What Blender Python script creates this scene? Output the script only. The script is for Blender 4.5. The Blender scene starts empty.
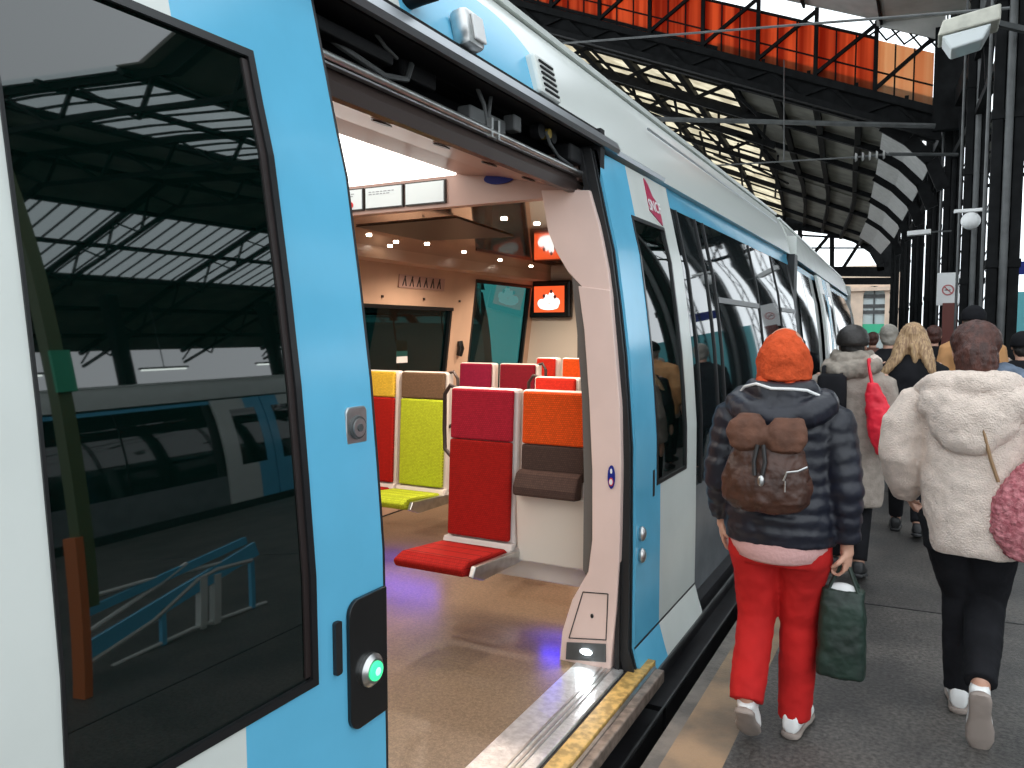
import bpy, bmesh, math, random
from mathutils import Vector, Matrix, noise
V = Vector
random.seed(7)
SC = bpy.context.scene
COL = SC.collection

# ------------------------------------------------------------------ camera
FPX, YAW, PIT, CAMH = 773.0, math.radians(28.1), math.atan(53/773.0), 1.62
cF = V((-math.sin(YAW)*math.cos(PIT), math.cos(YAW)*math.cos(PIT), -math.sin(PIT)))
cR = V((math.cos(YAW), math.sin(YAW), 0)); cU = cR.cross(cF); cC = V((0, 0, CAMH))
def _ray(u, v): return cF + cR*((u-512)/FPX) - cU*((v-384)/FPX)
def on_y(u, v, y): d = _ray(u, v); return cC + d*(y/d.y)
def on_z(u, v, z): d = _ray(u, v); return cC + d*((z-CAMH)/d.z)
def on_x(u, v, x): d = _ray(u, v); return cC + d*(x/d.x)
cam = bpy.data.cameras.new('camera'); cam.sensor_width = 36; cam.lens = FPX/1024*36
cam.clip_start = 0.05; cam.clip_end = 500
co = bpy.data.objects.new('camera', cam); COL.objects.link(co)
co.location = cC
co.rotation_euler = (math.pi/2 - PIT, 0, YAW)
SC.camera = co

# ------------------------------------------------------------------ materials
def mat(name, col, rough=.5, metal=0, spec=.5, ior=None, var=0, vscale=8, bump=0, bscale=60, emit=None, estr=0, coat=0,
        col2=None, detail=4, stretch=None):
    m = bpy.data.materials.new(name); m.use_nodes = True
    nt = m.node_tree; b = nt.nodes['Principled BSDF']
    b.inputs['Base Color'].default_value = (*col, 1); b.inputs['Roughness'].default_value = rough
    b.inputs['Metallic'].default_value = metal; b.inputs['Specular IOR Level'].default_value = spec
    b.inputs['Coat Weight'].default_value = coat; b.inputs['Coat Roughness'].default_value = .04
    if ior: b.inputs['IOR'].default_value = ior
    tc = nt.nodes.new('ShaderNodeTexCoord')
    src = tc.outputs['Object']
    if stretch:
        mp = nt.nodes.new('ShaderNodeMapping'); mp.inputs['Scale'].default_value = stretch
        nt.links.new(src, mp.inputs[0]); src = mp.outputs[0]
    if var or col2:
        n = nt.nodes.new('ShaderNodeTexNoise'); n.inputs['Scale'].default_value = vscale; n.inputs['Detail'].default_value = detail
        nt.links.new(src, n.inputs['Vector'])
        r = nt.nodes.new('ShaderNodeValToRGB')
        c2 = col2 or tuple(max(0, c*(1-var)) for c in col)
        c1 = col if col2 else tuple(min(1, c*(1+var)) for c in col)
        r.color_ramp.elements[0].color = (*c2, 1); r.color_ramp.elements[1].color = (*c1, 1)
        r.color_ramp.elements[0].position = .38; r.color_ramp.elements[1].position = .62
        nt.links.new(n.outputs['Fac'], r.inputs[0]); nt.links.new(r.outputs[0], b.inputs['Base Color'])
    if bump:
        n = nt.nodes.new('ShaderNodeTexNoise'); n.inputs['Scale'].default_value = bscale; n.inputs['Detail'].default_value = 3
        nt.links.new(src, n.inputs['Vector'])
        bp = nt.nodes.new('ShaderNodeBump'); bp.inputs['Strength'].default_value = bump; bp.inputs['Distance'].default_value = .01
        nt.links.new(n.outputs['Fac'], bp.inputs['Height']); nt.links.new(bp.outputs[0], b.inputs['Normal'])
    if emit:
        b.inputs['Emission Color'].default_value = (*emit, 1); b.inputs['Emission Strength'].default_value = estr
    return m
def translucent(name, col, col2=None, fac=.6, stretch=(1, 1, 1), scale=3):
    m = bpy.data.materials.new(name); m.use_nodes = True; nt = m.node_tree; nt.nodes.clear()
    o = nt.nodes.new('ShaderNodeOutputMaterial'); mx = nt.nodes.new('ShaderNodeMixShader')
    d = nt.nodes.new('ShaderNodeBsdfDiffuse'); t = nt.nodes.new('ShaderNodeBsdfTranslucent')
    tc = nt.nodes.new('ShaderNodeTexCoord'); mp = nt.nodes.new('ShaderNodeMapping'); mp.inputs['Scale'].default_value = stretch
    n = nt.nodes.new('ShaderNodeTexNoise'); n.inputs['Scale'].default_value = scale
    r = nt.nodes.new('ShaderNodeValToRGB')
    r.color_ramp.elements[0].color = (*(col2 or col), 1); r.color_ramp.elements[1].color = (*col, 1)
    r.color_ramp.elements[0].position = .4; r.color_ramp.elements[1].position = .6
    nt.links.new(tc.outputs['Object'], mp.inputs[0]); nt.links.new(mp.outputs[0], n.inputs['Vector'])
    nt.links.new(n.outputs['Fac'], r.inputs[0])
    nt.links.new(r.outputs[0], d.inputs[0]); nt.links.new(r.outputs[0], t.inputs[0])
    mx.inputs[0].default_value = fac
    nt.links.new(d.outputs[0], mx.inputs[1]); nt.links.new(t.outputs[0], mx.inputs[2]); nt.links.new(mx.outputs[0], o.inputs[0])
    return m
def pane_mat(name, tint, refl=.12, rough=.02):
    m = bpy.data.materials.new(name); m.use_nodes = True; nt = m.node_tree; nt.nodes.clear()
    o = nt.nodes.new('ShaderNodeOutputMaterial'); mx = nt.nodes.new('ShaderNodeMixShader')
    t = nt.nodes.new('ShaderNodeBsdfTransparent'); t.inputs[0].default_value = (*tint, 1)
    g = nt.nodes.new('ShaderNodeBsdfGlossy'); g.inputs['Roughness'].default_value = rough
    mx.inputs[0].default_value = refl
    nt.links.new(t.outputs[0], mx.inputs[1]); nt.links.new(g.outputs[0], mx.inputs[2]); nt.links.new(mx.outputs[0], o.inputs[0])
    return m
M = {}
M['blue'] = mat('blue_paint', (.125, .47, .70), .16, spec=.5, var=.04, vscale=3)
M['pale'] = mat('pale_paint', (.66, .69, .655), .2, var=.03, vscale=3)
M['sidegrey'] = mat('side_grey', (.17, .18, .19), .2, var=.12, vscale=3)
M['glassdark'] = mat('dark_glass', (.0005, .004, .003), .02, ior=1.85, spec=.5)
M['glassside'] = mat('dark_side_glass', (.006, .010, .011), .03, ior=2.1, spec=.5)
M['rubber'] = mat('rubber', (.012, .012, .013), .5)
M['rim'] = mat('window_rim', (.010, .010, .011), .3)
M['rimbrown'] = mat('window_rim_brown', (.022, .014, .013), .4)
M['steel'] = mat('steel', (.55, .55, .54), .3, metal=1, var=.1, vscale=20)
M['gutter'] = mat('gutter_metal', (.30, .32, .34), .28, metal=.8)
M['blackmetal'] = mat('black_metal', (.006, .006, .007), .6, spec=.3, var=.3, vscale=20)
M['bronze'] = mat('bronze_metal', (.07, .05, .045), .35, metal=.5)
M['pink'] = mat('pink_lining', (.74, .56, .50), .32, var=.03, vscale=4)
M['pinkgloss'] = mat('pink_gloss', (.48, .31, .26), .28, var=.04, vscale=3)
M['ceil'] = mat('brown_gloss_ceiling', (.30, .15, .085), .05, spec=.9, coat=1.0)
M['inwall'] = mat('tan_wall', (.60, .40, .28), .3, var=.05, vscale=3)
M['cream'] = mat('cream_wall', (.70, .64, .56), .4)
M['greypost'] = mat('grey_post', (.13, .12, .11), .4)
M['floorin'] = mat('vinyl_floor', (.205, .145, .092), .35, var=.16, vscale=60, detail=6)
M['plate'] = mat('threshold_plate', (.62, .63, .63), .28, metal=.6, var=.12, vscale=30, bump=.25, bscale=90)
M['yellowstrip'] = mat('yellow_strip', (.52, .33, .10), .5, var=.3, vscale=30)
M['stepmetal'] = mat('step_metal', (.28, .22, .18), .4, metal=.4, var=.3, vscale=25)
M['skirt'] = mat('skirt_black', (.018, .018, .02), .45, var=.3, vscale=9)
M['lampglow'] = mat('lit_panel', (.9, .9, .9), .4, emit=(1, .96, .90), estr=2.0)
M['ledwhite'] = mat('led_white', (.9, .95, 1), .4, emit=(.85, .95, 1), estr=14)
M['ledgreen'] = mat('led_green', (.05, .6, .25), .4, emit=(.03, .75, .25), estr=1.2)
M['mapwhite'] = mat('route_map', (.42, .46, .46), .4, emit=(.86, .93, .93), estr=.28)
M['spot'] = mat('downlight_glow', (1, .9, .8), .3, emit=(1, .86, .70), estr=22)
M['scrorange'] = mat('screen_orange', (.8, .1, .03), .3, emit=(1, .12, .03), estr=.8)
M['scrwhite'] = mat('screen_white', (.9, .9, .9), .3, emit=(1, 1, .97), estr=1.0)
M['scrdark'] = mat('screen_dark', (.1, .04, .03), .3, emit=(.2, .05, .04), estr=.4)
M['bezel'] = mat('bezel_black', (.01, .01, .01), .25)
M['bluesign'] = mat('blue_sign', (.008, .02, .22), .5, spec=.3)
M['white'] = mat('white_plastic', (.75, .75, .74), .4)
M['seatshell'] = mat('seat_shell', (.66, .60, .56), .35)
M['asphalt'] = mat('platform_asphalt', (.082, .074, .067), .5, col2=(.045, .042, .040), vscale=2.2, bump=.35, bscale=140, detail=8)
def speckle(m, sc, lo, hi):
    nt = m.node_tree; b = nt.nodes['Principled BSDF']; src = b.inputs['Base Color'].links[0].from_socket
    tc = nt.nodes.new('ShaderNodeTexCoord'); n = nt.nodes.new('ShaderNodeTexNoise'); n.inputs['Scale'].default_value = sc; n.inputs['Detail'].default_value = 5
    r = nt.nodes.new('ShaderNodeValToRGB'); r.color_ramp.elements[0].position = .35; r.color_ramp.elements[1].position = .68
    r.color_ramp.elements[0].color = (lo, lo, lo, 1); r.color_ramp.elements[1].color = (hi, hi, hi, 1)
    mx = nt.nodes.new('ShaderNodeMix'); mx.data_type = 'RGBA'; mx.blend_type = 'MULTIPLY'; mx.inputs[0].default_value = 1
    nt.links.new(tc.outputs['Object'], n.inputs['Vector']); nt.links.new(n.outputs['Fac'], r.inputs[0]); nt.links.new(src, mx.inputs[6]); nt.links.new(r.outputs[0], mx.inputs[7]); nt.links.new(mx.outputs[2], b.inputs['Base Color'])
speckle(M['asphalt'], 55, .65, 1.7); speckle(M['floorin'], 160, .75, 1.2)
M['edgeconc'] = mat('edge_concrete', (.17, .15, .13), .6, col2=(.10, .09, .08), vscale=9, bump=.3)
M['tanstrip'] = mat('worn_tan_strip', (.30, .20, .12), .6, col2=(.16, .12, .085), vscale=4, bump=.3, detail=8)
M['ballast'] = mat('ballast', (.05, .045, .04), .9, var=.4, vscale=20)
M['iron'] = mat('black_iron', (.007, .0075, .008), .75, spec=.12, var=.3, vscale=6)
M['irongrey'] = mat('grey_iron', (.07, .073, .073), .5, var=.2, vscale=6)
M['deck'] = mat('roof_deck', (.15, .145, .12), .8, var=.25, vscale=1.5)
M['deckgrey'] = mat('roof_deck_grey', (.42, .41, .39), .8, var=.15, vscale=1.5)
M['plategrey'] = mat('grey_gusset', (.36, .36, .35), .6, var=.1)
M['orange'] = translucent('orange_sheets', (.88, .25, .10), (.50, .075, .03), .75, (2.2, 1, .05), 2.2)
M['orangepale'] = translucent('pale_orange_sheet', (.95, .62, .38), (.88, .45, .24), .75, (2.2, 1, .05), 2.2)
M['skyglass'] = translucent('dirty_roof_glass', (.66, .57, .40), (.40, .33, .22), .85, (1, 1, 1), 1.6)
M['clearglass'] = pane_mat('roof_glass', (.93, .97, .97), .06)
M['tealglass'] = pane_mat('teal_glass', (.12, .30, .29), .06)
M['beige'] = mat('beige_stone', (.68, .52, .40), .8, var=.08, vscale=2)
M['distant'] = mat('distant_dark', (.05, .055, .06), .7, var=.4, vscale=.8)
M['cyan'] = mat('cyan_panel', (.16, .62, .68), .4)
M['winpane'] = mat('window_pane_far', (.55, .62, .62), .15, coat=.3)
M['greensign'] = mat('green_sign', (.05, .45, .25), .5)
M['redpost'] = mat('dark_red_post', (.14, .03, .02), .5)
M['red'] = mat('sign_red', (.6, .02, .02), .5)

# ------------------------------------------------------------------ mesh helpers
class MB:
    def __init__(s): s.bm = bmesh.new(); s.mi = 0
    def _f(s, vs, mi=None):
        try: f = s.bm.faces.new(vs)
        except ValueError: return None
        f.material_index = s.mi if mi is None else mi
        return f
    def box(s, c, d, rot=None, mi=None, bev=0):
        bm = s.bm; c = V(c); hx, hy, hz = d[0]/2, d[1]/2, d[2]/2
        R = rot if rot is not None else Matrix.Identity(3)
        vs = [bm.verts.new(c + R @ V((x*hx, y*hy, z*hz))) for x in (-1, 1) for y in (-1, 1) for z in (-1, 1)]
        fs = [s._f([vs[i] for i in q], mi) for q in ((0, 1, 3, 2), (4, 6, 7, 5), (0, 4, 5, 1), (2, 3, 7, 6), (0, 2, 6, 4), (1, 5, 7, 3))]
        if bev:
            es = list({e for f in fs for e in f.edges})
            bmesh.ops.bevel(bm, geom=es, offset=bev, segments=2, affect='EDGES', profile=.5)
        return s
    def b2(s, a, b, mi=None, bev=0):
        a, b = V(a), V(b)
        return s.box((a+b)/2, [abs(b[i]-a[i]) for i in range(3)], None, mi, bev)
    def beam(s, p, q, w, h=None, mi=None, up=(0, 0, 1)):
        p, q = V(p), V(q); h = h or w
        y = (q-p); L = y.length
        if L < 1e-6: return s
        y.normalize(); u = V(up)
        if abs(y.dot(u)) > .99: u = V((1, 0, 0))
        x = y.cross(u).normalized(); z = x.cross(y)
        R = Matrix((x, y, z)).transposed()
        return s.box((p+q)/2, (w, L, h), R, mi)
    def rings(s, rs, cap=True, mi=None, close=False):
        bm = s.bm; R = [[bm.verts.new(p) for p in r] for r in rs]; n = len(R[0])
        for a, b in zip(R, R[1:]):
            for i in range(n): s._f([a[i], a[(i+1) % n], b[(i+1) % n], b[i]], mi)
        if close:
            a, b = R[-1], R[0]
            for i in range(n): s._f([a[i], a[(i+1) % n], b[(i+1) % n], b[i]], mi)
        elif cap:
            s._f(list(reversed(R[0])), mi); s._f(R[-1], mi)
        return s
    def tube(s, pts, r, seg=10, mi=None, flat=1.0, cap=True, round_ends=False):
        pts = [V(p) for p in pts]; n = len(pts)
        rr = list(r) if hasattr(r, '__len__') else [r]*n
        if round_ends:
            d0 = (pts[0]-pts[1]).normalized(); d1 = (pts[-1]-pts[-2]).normalized()
            a = [(pts[0]+d0*rr[0]*.9, rr[0]*.3), (pts[0]+d0*rr[0]*.6, rr[0]*.75)]
            b = [(pts[-1]+d1*rr[-1]*.6, rr[-1]*.75), (pts[-1]+d1*rr[-1]*.9, rr[-1]*.3)]
            pts = [x[0] for x in a]+pts+[x[0] for x in b]; rr = [x[1] for x in a]+rr+[x[1] for x in b]; n = len(pts)
        out = []; px = None
        for i, p in enumerate(pts):
            t = (pts[min(i+1, n-1)]-pts[max(i-1, 0)]).normalized()
            if px is None:
                u = V((0, 0, 1)) if abs(t.z) < .9 else V((1, 0, 0))
                px = t.cross(u).normalized()
            else: px = (px - t*px.dot(t)).normalized()
            py = t.cross(px)
            out.append([p + px*math.cos(2*math.pi*k/seg)*rr[i] + py*math.sin(2*math.pi*k/seg)*rr[i]*flat for k in range(seg)])
        return s.rings(out, cap, mi)
    def cyl(s, p, q, r, r2=None, seg=20, mi=None): return s.tube([p, q], [r, r if r2 is None else r2], seg, mi)
    def ell(s, c, rad, seg=20, n=12, rot=None, mi=None, pw=1.0):
        c = V(c); R = rot if rot is not None else Matrix.Identity(3); rs = []
        for i in range(n+1):
            a = -math.pi/2 + math.pi*(.04+.92*i/n)
            cr = math.cos(a)**pw
            rs.append([c + R @ V((rad[0]*cr*math.cos(2*math.pi*k/seg), rad[1]*cr*math.sin(2*math.pi*k/seg), rad[2]*math.sin(a))) for k in range(seg)])
        return s.rings(rs, True, mi)
    def hrings(s, L, seg=28, mi=None, sq=1.0):
        """rings (z, cx, cy, rx, ry) stacked upward"""
        rs = []
        for (z, cx, cy, rx, ry) in L:
            r = []
            for k in range(seg):
                a = 2*math.pi*k/seg; c, n = math.cos(a), math.sin(a)
                r.append(V((cx+rx*math.copysign(abs(c)**sq, c), cy+ry*math.copysign(abs(n)**sq, n), z)))
            rs.append(r)
        return s.rings(rs, True, mi)
    def prism(s, poly, d, mi=None):
        d = V(d); bm = s.bm
        a = [bm.verts.new(V(p)) for p in poly]; b = [bm.verts.new(V(p)+d) for p in poly]; n = len(a)
        s._f(a, mi); s._f(list(reversed(b)), mi)
        for i in range(n): s._f([a[i], b[i], b[(i+1) % n], a[(i+1) % n]], mi)
        return s
    def quad(s, *p, mi=None):
        s._f([s.bm.verts.new(V(q)) for q in p], mi); return s
    def slab(s, prof, y0, y1, t, mi=None, ny=1):
        """curved wall: prof list of (x,z) outer points, thickness t towards -x"""
        o = []; 
        for j in range(ny+1):
            y = y0+(y1-y0)*j/ny
            o.append([V((x, y, z)) for x, z in prof]+[V((x-t, y, z)) for x, z in reversed(prof)])
        return s.rings(o, True, mi)
    def build(s, name, mats, parent=None, smooth=False, local=False, bevel=0, angle=40):
        bmesh.ops.recalc_face_normals(s.bm, faces=s.bm.faces)
        me = bpy.data.meshes.new(name); s.bm.to_mesh(me); s.bm.free()
        if not isinstance(mats, (list, tuple)): mats = [mats]
        for m in mats: me.materials.append(M[m] if isinstance(m, str) else m)
        o = bpy.data.objects.new(name, me); COL.objects.link(o)
        if parent is not None:
            o.parent = parent
            if not local:
                q = parent; off = V((0, 0, 0))
                while q is not None: off += q.location; q = q.parent
                me.transform(Matrix.Translation(-off))
        if smooth:
            for p in me.polygons: p.use_smooth = True
            if angle < 180:
                try: me.set_sharp_from_angle(angle=math.radians(angle))
                except Exception: pass
        if bevel:
            md = o.modifiers.new('bevel', 'BEVEL'); md.width = bevel; md.segments = 2; md.limit_method = 'ANGLE'; md.angle_limit = math.radians(50)
        return o
def tag(o, label, cat, group=None, kind=None):
    o['label'] = label; o['category'] = cat
    if group: o['group'] = group
    if kind: o['kind'] = kind
    return o
def structure(o, label=None):
    o['kind'] = 'structure'
    if label: o['label'] = label
    return o
def thing(name, label, cat, loc=(0, 0, 0), rz=0, group=None, kind=None):
    o = bpy.data.objects.new(name, None); COL.objects.link(o); o.location = loc; o.rotation_euler = (0, 0, rz)
    o.empty_display_size = .1
    return tag(o, label, cat, group, kind)
def copy_tree(o, parent=None):
    c = o.copy(); COL.objects.link(c); c.parent = parent
    for ch in [x for x in SC.objects if x.parent == o]: copy_tree(ch, c)
    return c

# ------------------------------------------------------------------ train profile
PROF = [(-.06, -1.115), (.02, -1.14), (.12, -1.168), (.6, -1.168), (1.08, -1.172), (1.3, -1.188), (1.5, -1.205), (1.72, -1.232), (2.0, -1.272), (2.12, -1.302), (2.46, -1.378)]
def P(z):
    if z <= PROF[0][0]: return PROF[0][1]
    for (a, xa), (b, xb) in zip(PROF, PROF[1:]):
        if z <= b: return xa+(xb-xa)*(z-a)/(b-a)
    return PROF[-1][1]
def prof(z0, z1, off=0, flare=True):
    zs = [z0]+[z for z, _ in PROF if z0+1e-4 < z < z1-1e-4]+[z1]
    return [((P(z) if (flare or z > .12) else P(.12))+off, z) for z in zs]
def leafpt(y, z, off=0): return V((P(z)+off, y, z))
def surf_quad(mb, y0, y1, z0, z1, off, t=.006, mi=None):
    mb.slab(prof(z0, z1, off), y0, y1, t, mi)

# ---- the carriage with the open doorway
car = thing('train_carriage', 'blue and pale grey commuter train carriage, doors open on a lit seating area', 'train carriage', (-2.65, 4, 0))
DL, DR = 1.52, 3.40          # free edges of the two door leaves
bod = MB()
def side(mb, z0, z1, y0, y1, mi, off=-.06): mb.slab(prof(z0, z1, off, flare=False), y0, y1, .05, mi)
# body side: before the doorway, after the doorway
side(bod, -.02, 2.46, -1.6, DL-.05, 0)
side(bod, -.02, .66, DR+.02, 9.4, 1)
side(bod, 2.38, 2.50, 4.3, 9.4, 2)
side(bod, .66, 2.46, DR+.02, 4.50, 1)
side(bod, .66, 2.38, 9.25, 9.4, 3)
up = [(-1.40, 2.50), (-1.425, 2.6), (-1.46, 2.72), (-1.51, 2.84), (-1.56, 2.93), (-1.585, 2.95)]
roofp = [(-1.585, 2.95), (-1.62, 2.965), (-1.8, 3.02), (-2.2, 3.09), (-2.65, 3.11), (-3.1, 3.09), (-3.5, 3.02), (-3.72, 2.95), (-3.85, 2.8), (-3.93, 2.5)]
far = [(-3.93, 2.5), (-4.0, 2.2)]
bod.slab(up, -1.6, 9.4, .05, 4)
bod.slab(roofp, -1.6, 9.4, .04, 0)
shell = None
# blue flash with a rounded end on the upper side, painted
mp = bpy.data.materials.new('upper_paint'); mp.use_nodes = True; nt = mp.node_tree; b = nt.nodes['Principled BSDF']
b.inputs['Roughness'].default_value = .2
tc = nt.nodes.new('ShaderNodeTexCoord'); sx = nt.nodes.new('ShaderNodeSeparateXYZ'); nt.links.new(tc.outputs['Object'], sx.inputs[0])
def nm(op, a, b_):
    n = nt.nodes.new('ShaderNodeMath'); n.operation = op
    for i, q in enumerate((a, b_)):
        if isinstance(q, (int, float)): n.inputs[i].default_value = q
        else: nt.links.new(q, n.inputs[i])
    return n.outputs[0]
ly = nm('SUBTRACT', sx.outputs['Y'], 2.62-4)      # object origin at y=4
lz = nm('SUBTRACT', sx.outputs['Z'], 2.56)
e = nm('ADD', nm('POWER', nm('MAXIMUM', nm('DIVIDE', ly, .42), 0), 2), nm('POWER', nm('MAXIMUM', nm('DIVIDE', lz, .29), 0), 2))
inside = nm('LESS_THAN', e, 1.0)
gap = nm('MULTIPLY', nm('GREATER_THAN', sx.outputs['Y'], 1.95-4), inside)
mx = nt.nodes.new('ShaderNodeMix'); mx.data_type = 'RGBA'
nt.links.new(gap, mx.inputs[0]); mx.inputs[6].default_value = (.64, .67, .64, 1); mx.inputs[7].default_value = (.125, .47, .70, 1)
nt.links.new(mx.outputs[2], b.inputs['Base Color'])
bod.build('body_shell', ['pale', 'sidegrey', 'blue', 'rubber', mp], car, smooth=True, angle=30)
# roof edge rails
m = MB(); m.beam((-1.575, -1.6, 2.965), (-1.575, 9.4, 2.965), .03, .025); m.build('roof_rail', 'pale', car)
m = MB(); m.beam((-1.46, 4.4, 2.79), (-1.46, 8.8, 2.79), .006, .012); m.build('roof_seam', 'gutter', car)
# gutter
m = MB()
m.slab([(-1.345, 2.478), (-1.335, 2.495), (-1.35, 2.53), (-1.41, 2.55)], .8, 3.62, .02)
m.slab([(-1.36, 2.48), (-1.355, 2.50), (-1.38, 2.52)], 3.62, 4.42, .012)
m.build('gutter', 'gutter', car, smooth=True, angle=30)
m = MB(); m.beam((-1.42, .8, 2.555), (-1.42, 3.55, 2.555), .05, .03); m.build('gutter_trim', 'blackmetal', car)
# vent, lamp, horn on the upper side
t = MB(); t.box((-1.43, 2.95, 2.655), (.05, .20, .17), Matrix.Rotation(-.25, 3, 'Y'), bev=.015)
vent = t.build('vent', 'pale', car)
for k in range(6):
    m = MB(); zz = 2.595+k*.024; xx = -1.404-.25*(zz-2.655); m.beam((xx, 2.885, zz), (xx, 3.015, zz), .012, .008); m.build('vent_slot', 'blackmetal', vent)
m = MB(); m.box((-1.40, 2.30, 2.63), (.07, .11, .13), Matrix.Rotation(-.2, 3, 'Y'), bev=.02); lo = m.build('marker_lamp', 'steel', car, smooth=True)
m = MB(); m.box((-1.36, 2.31, 2.635), (.01, .07, .09), Matrix.Rotation(-.2, 3, 'Y'), bev=.004); m.build('lamp_lens', 'white', lo)
m = MB(); m.tube([(-1.44, 2.00, 2.64), (-1.39, 2.01, 2.66), (-1.35, 2.02, 2.67)], [.04, .048, .050], 16, round_ends=True); m.build('camera_dome', 'blackmetal', car, smooth=True)
# blue stripe and side windows beyond the doorway
def wpane(y0, y1, z0, z1, parent, trans=None):
    f = MB(); surf_quad(f, y0, y1, z0, z1, -.062, .03); o = f.build('window', 'glassside', parent, smooth=True, angle=30)
    if trans:
        q = MB(); surf_quad(q, y0+.02, y1-.02, trans-.02, trans+.02, -.05, .014); q.build('transom', 'rim', o)
    return o
for y0, y1, tr in ((4.50, 4.83, None), (4.85, 5.29, None), (5.31, 5.50, None), (5.52, 7.08, 1.84), (7.12, 8.2, None), (8.24, 9.25, 1.84)):
    wpane(y0, y1, .66, 2.38, car, tr)
for yy in (4.84, 5.30, 5.51, 7.10, 8.22):
    m = MB(); surf_quad(m, yy-.012, yy+.012, .66, 2.38, -.052, .03); m.build('window_pillar', 'rubber', car)
# skirt, ledges
m = MB(); m.b2((-1.16, -1.6, -.02), (-4.1, 9.4, -.9)); m.b2((-1.05, 3.55, -.20), (-1.2, 9.4, -.32)); m.b2((-1.05, -1.6, -.20), (-1.2, 3.5, -.32))
m.build('underframe', 'skirt', car)
m = MB(); m.beam((-1.115, 3.62, -.06), (-1.115, 9.4, -.06), .012, .02); m.beam((-1.055, 1.6, -.19), (-1.055, 9.4, -.19), .01, .012); m.build('skirt_ledge', 'irongrey', car)
# end of the carriage
m = MB(); m.b2((-1.35, 9.4, -.6), (-3.85, 9.62, 2.5)); m.slab(prof(-.02, 2.46, -.10, flare=False), 9.4, 9.62, .05); m.slab([(x-.05, z) for x, z in up], 9.4, 9.62, .05); m.slab([(x-.03, z-.05) for x, z in roofp], 9.4, 9.62, .04); m.build('gangway', 'rubber', car)

# ---- door leaves
def leaf(y0, y1, split, blue_first, wy0, wy1, wz0, wz1, free, el=None):
    m = MB(); t = .045; zb, zt = -.06, 2.46
    # frame around the window cut as four slabs, colour split at 'split'
    def seg(a, b_, z0, z1):
        if a < split < b_:
            m.slab(prof(z0, z1), a, split, t, 0 if blue_first else 1); m.slab(prof(z0, z1), split, b_, t, 1 if blue_first else 0)
        else:
            m.slab(prof(z0, z1), a, b_, t, (0 if blue_first else 1) if b_ <= split else (1 if blue_first else 0))
    seg(y0, y1, zb, wz0); seg(y0, y1, wz1, zt); seg(y0, wy0, wz0, wz1); seg(wy1, y1, wz0, wz1)
    lf = m.build('door', ['blue', 'pale'], car, smooth=True, angle=15)
    lf['label'] = 'sliding door leaf with a %s window' % ('tall dark')
    m = MB(); e = .018
    el = el or e
    m.slab(prof(wz0, wz1, .004), wy0, wy0+el, .03); m.slab(prof(wz0, wz1, .004), wy1-e, wy1, .03)
    m.slab(prof(wz0, wz0+e, .004), wy0+e, wy1-e, .03); m.slab(prof(wz1-e, wz1, .004), wy0+e, wy1-e, .03)
    fr = m.build('window_frame', 'rim', lf)
    m = MB(); m.slab(prof(wz0+e, wz1-e, -.006), wy0+el, wy1-e, .012)
    m.build('window_pane', 'glassdark', lf, smooth=True, angle=30)
    # rubber edge
    m = MB(); s = 1 if free > (y0+y1)/2 else -1
    if s > 0: m.slab(prof(zb, zt, -.002), free, free+.012, .05)
    else:
        for k in range(3): m.slab(prof(zb, zt, -.012-.016*(k % 2)), free-.018*(k+1), free-.018*k-.002, .05)
    m.build('rubber_edge', 'rubber', lf)
    m = MB(); m.slab(prof(zb, zt, -.004), (y0-.012 if s > 0 else y1), (y0 if s > 0 else y1+.02), .045); m.build('rear_edge', 'rim', lf)
    return lf
ll = leaf(.36, DL-.008, 1.065, False, .70, 1.272, .835, 2.235, DL-.008, .006)
rl = leaf(3.42, 4.50, 3.80, True, 3.735, 4.285, .845, 2.20, 3.42)
# inner brown edge of the left window
m = MB(); m.slab(prof(.86, 2.21, -.002), 1.238, 1.256, .004); m.build('window_gasket', 'rimbrown', ll)
# bottom kick band line
m = MB(); m.slab(prof(.115, .125, .001), 3.42, 4.5, .004); m.build('kick_band', 'rim', rl)
# call button on a black plate, left leaf
def rrect(cy, cz, w, h, r, x, n=6, left_only=False):
    pts = []
    for (sy, sz, a0) in ((1, 1, 0), (-1, 1, 90), (-1, -1, 180), (1, -1, 270)):
        rr = .004 if (left_only and sy > 0) else r
        for k in range(n+1):
            a = math.radians(a0+90*k/n)
            pts.append((x, cy+sy*(w/2-rr)+rr*math.cos(a), cz+sz*(h/2-rr)+rr*math.sin(a)))
    return pts
m = MB(); m.prism(rrect(1.44, .832, .14, .315, .035, -1.158, left_only=True), (-.012, 0, 0)); pl = m.build('button_plate', 'bezel', ll, bevel=.002)
m = MB(); m.tube([(-1.158, 1.438, .806), (-1.148, 1.438, .806), (-1.138, 1.438, .806)], [.040, .040, .030], 32); m.build('button_ring', 'steel', pl, smooth=True)
m = MB(); m.tube([(-1.14, 1.438, .806), (-1.134, 1.438, .806), (-1.131, 1.438, .806)], [.024, .023, .016], 28); m.build('button_light', 'ledgreen', pl, smooth=True)
m = MB(); m.tube([(-1.131, 1.438, .806), (-1.129, 1.438, .806)], [.010, .008], 20); m.build('button_centre', mat('led_green_bright', (.3, .9, .5), .4, emit=(.25, 1, .5), estr=1.5), pl, smooth=True)
m = MB(); m.prism(rrect(1.334, .895, .022, .125, .006, -1.160), (-.01, 0, 0)); m.build('slot', 'rubber', ll)
# silver round button plate
c = leafpt(1.465, 1.40, .004)
m = MB(); m.prism(rrect(1.447, 1.39, .075, .10, .014, c.x), (-.02, 0, 0)); bp = m.build('button_plate', 'steel', ll, bevel=.003)
for r, d, mt in ((.030, .006, 'irongrey'), (.024, .009, 'steel'), (.010, .012, 'irongrey')):
    m = MB(); m.tube([(c.x-.003, 1.447, 1.39), (c.x+d, 1.447, 1.39)], [r, r*.92], 24); m.build('button_ring', mt, bp, smooth=True)
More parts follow.
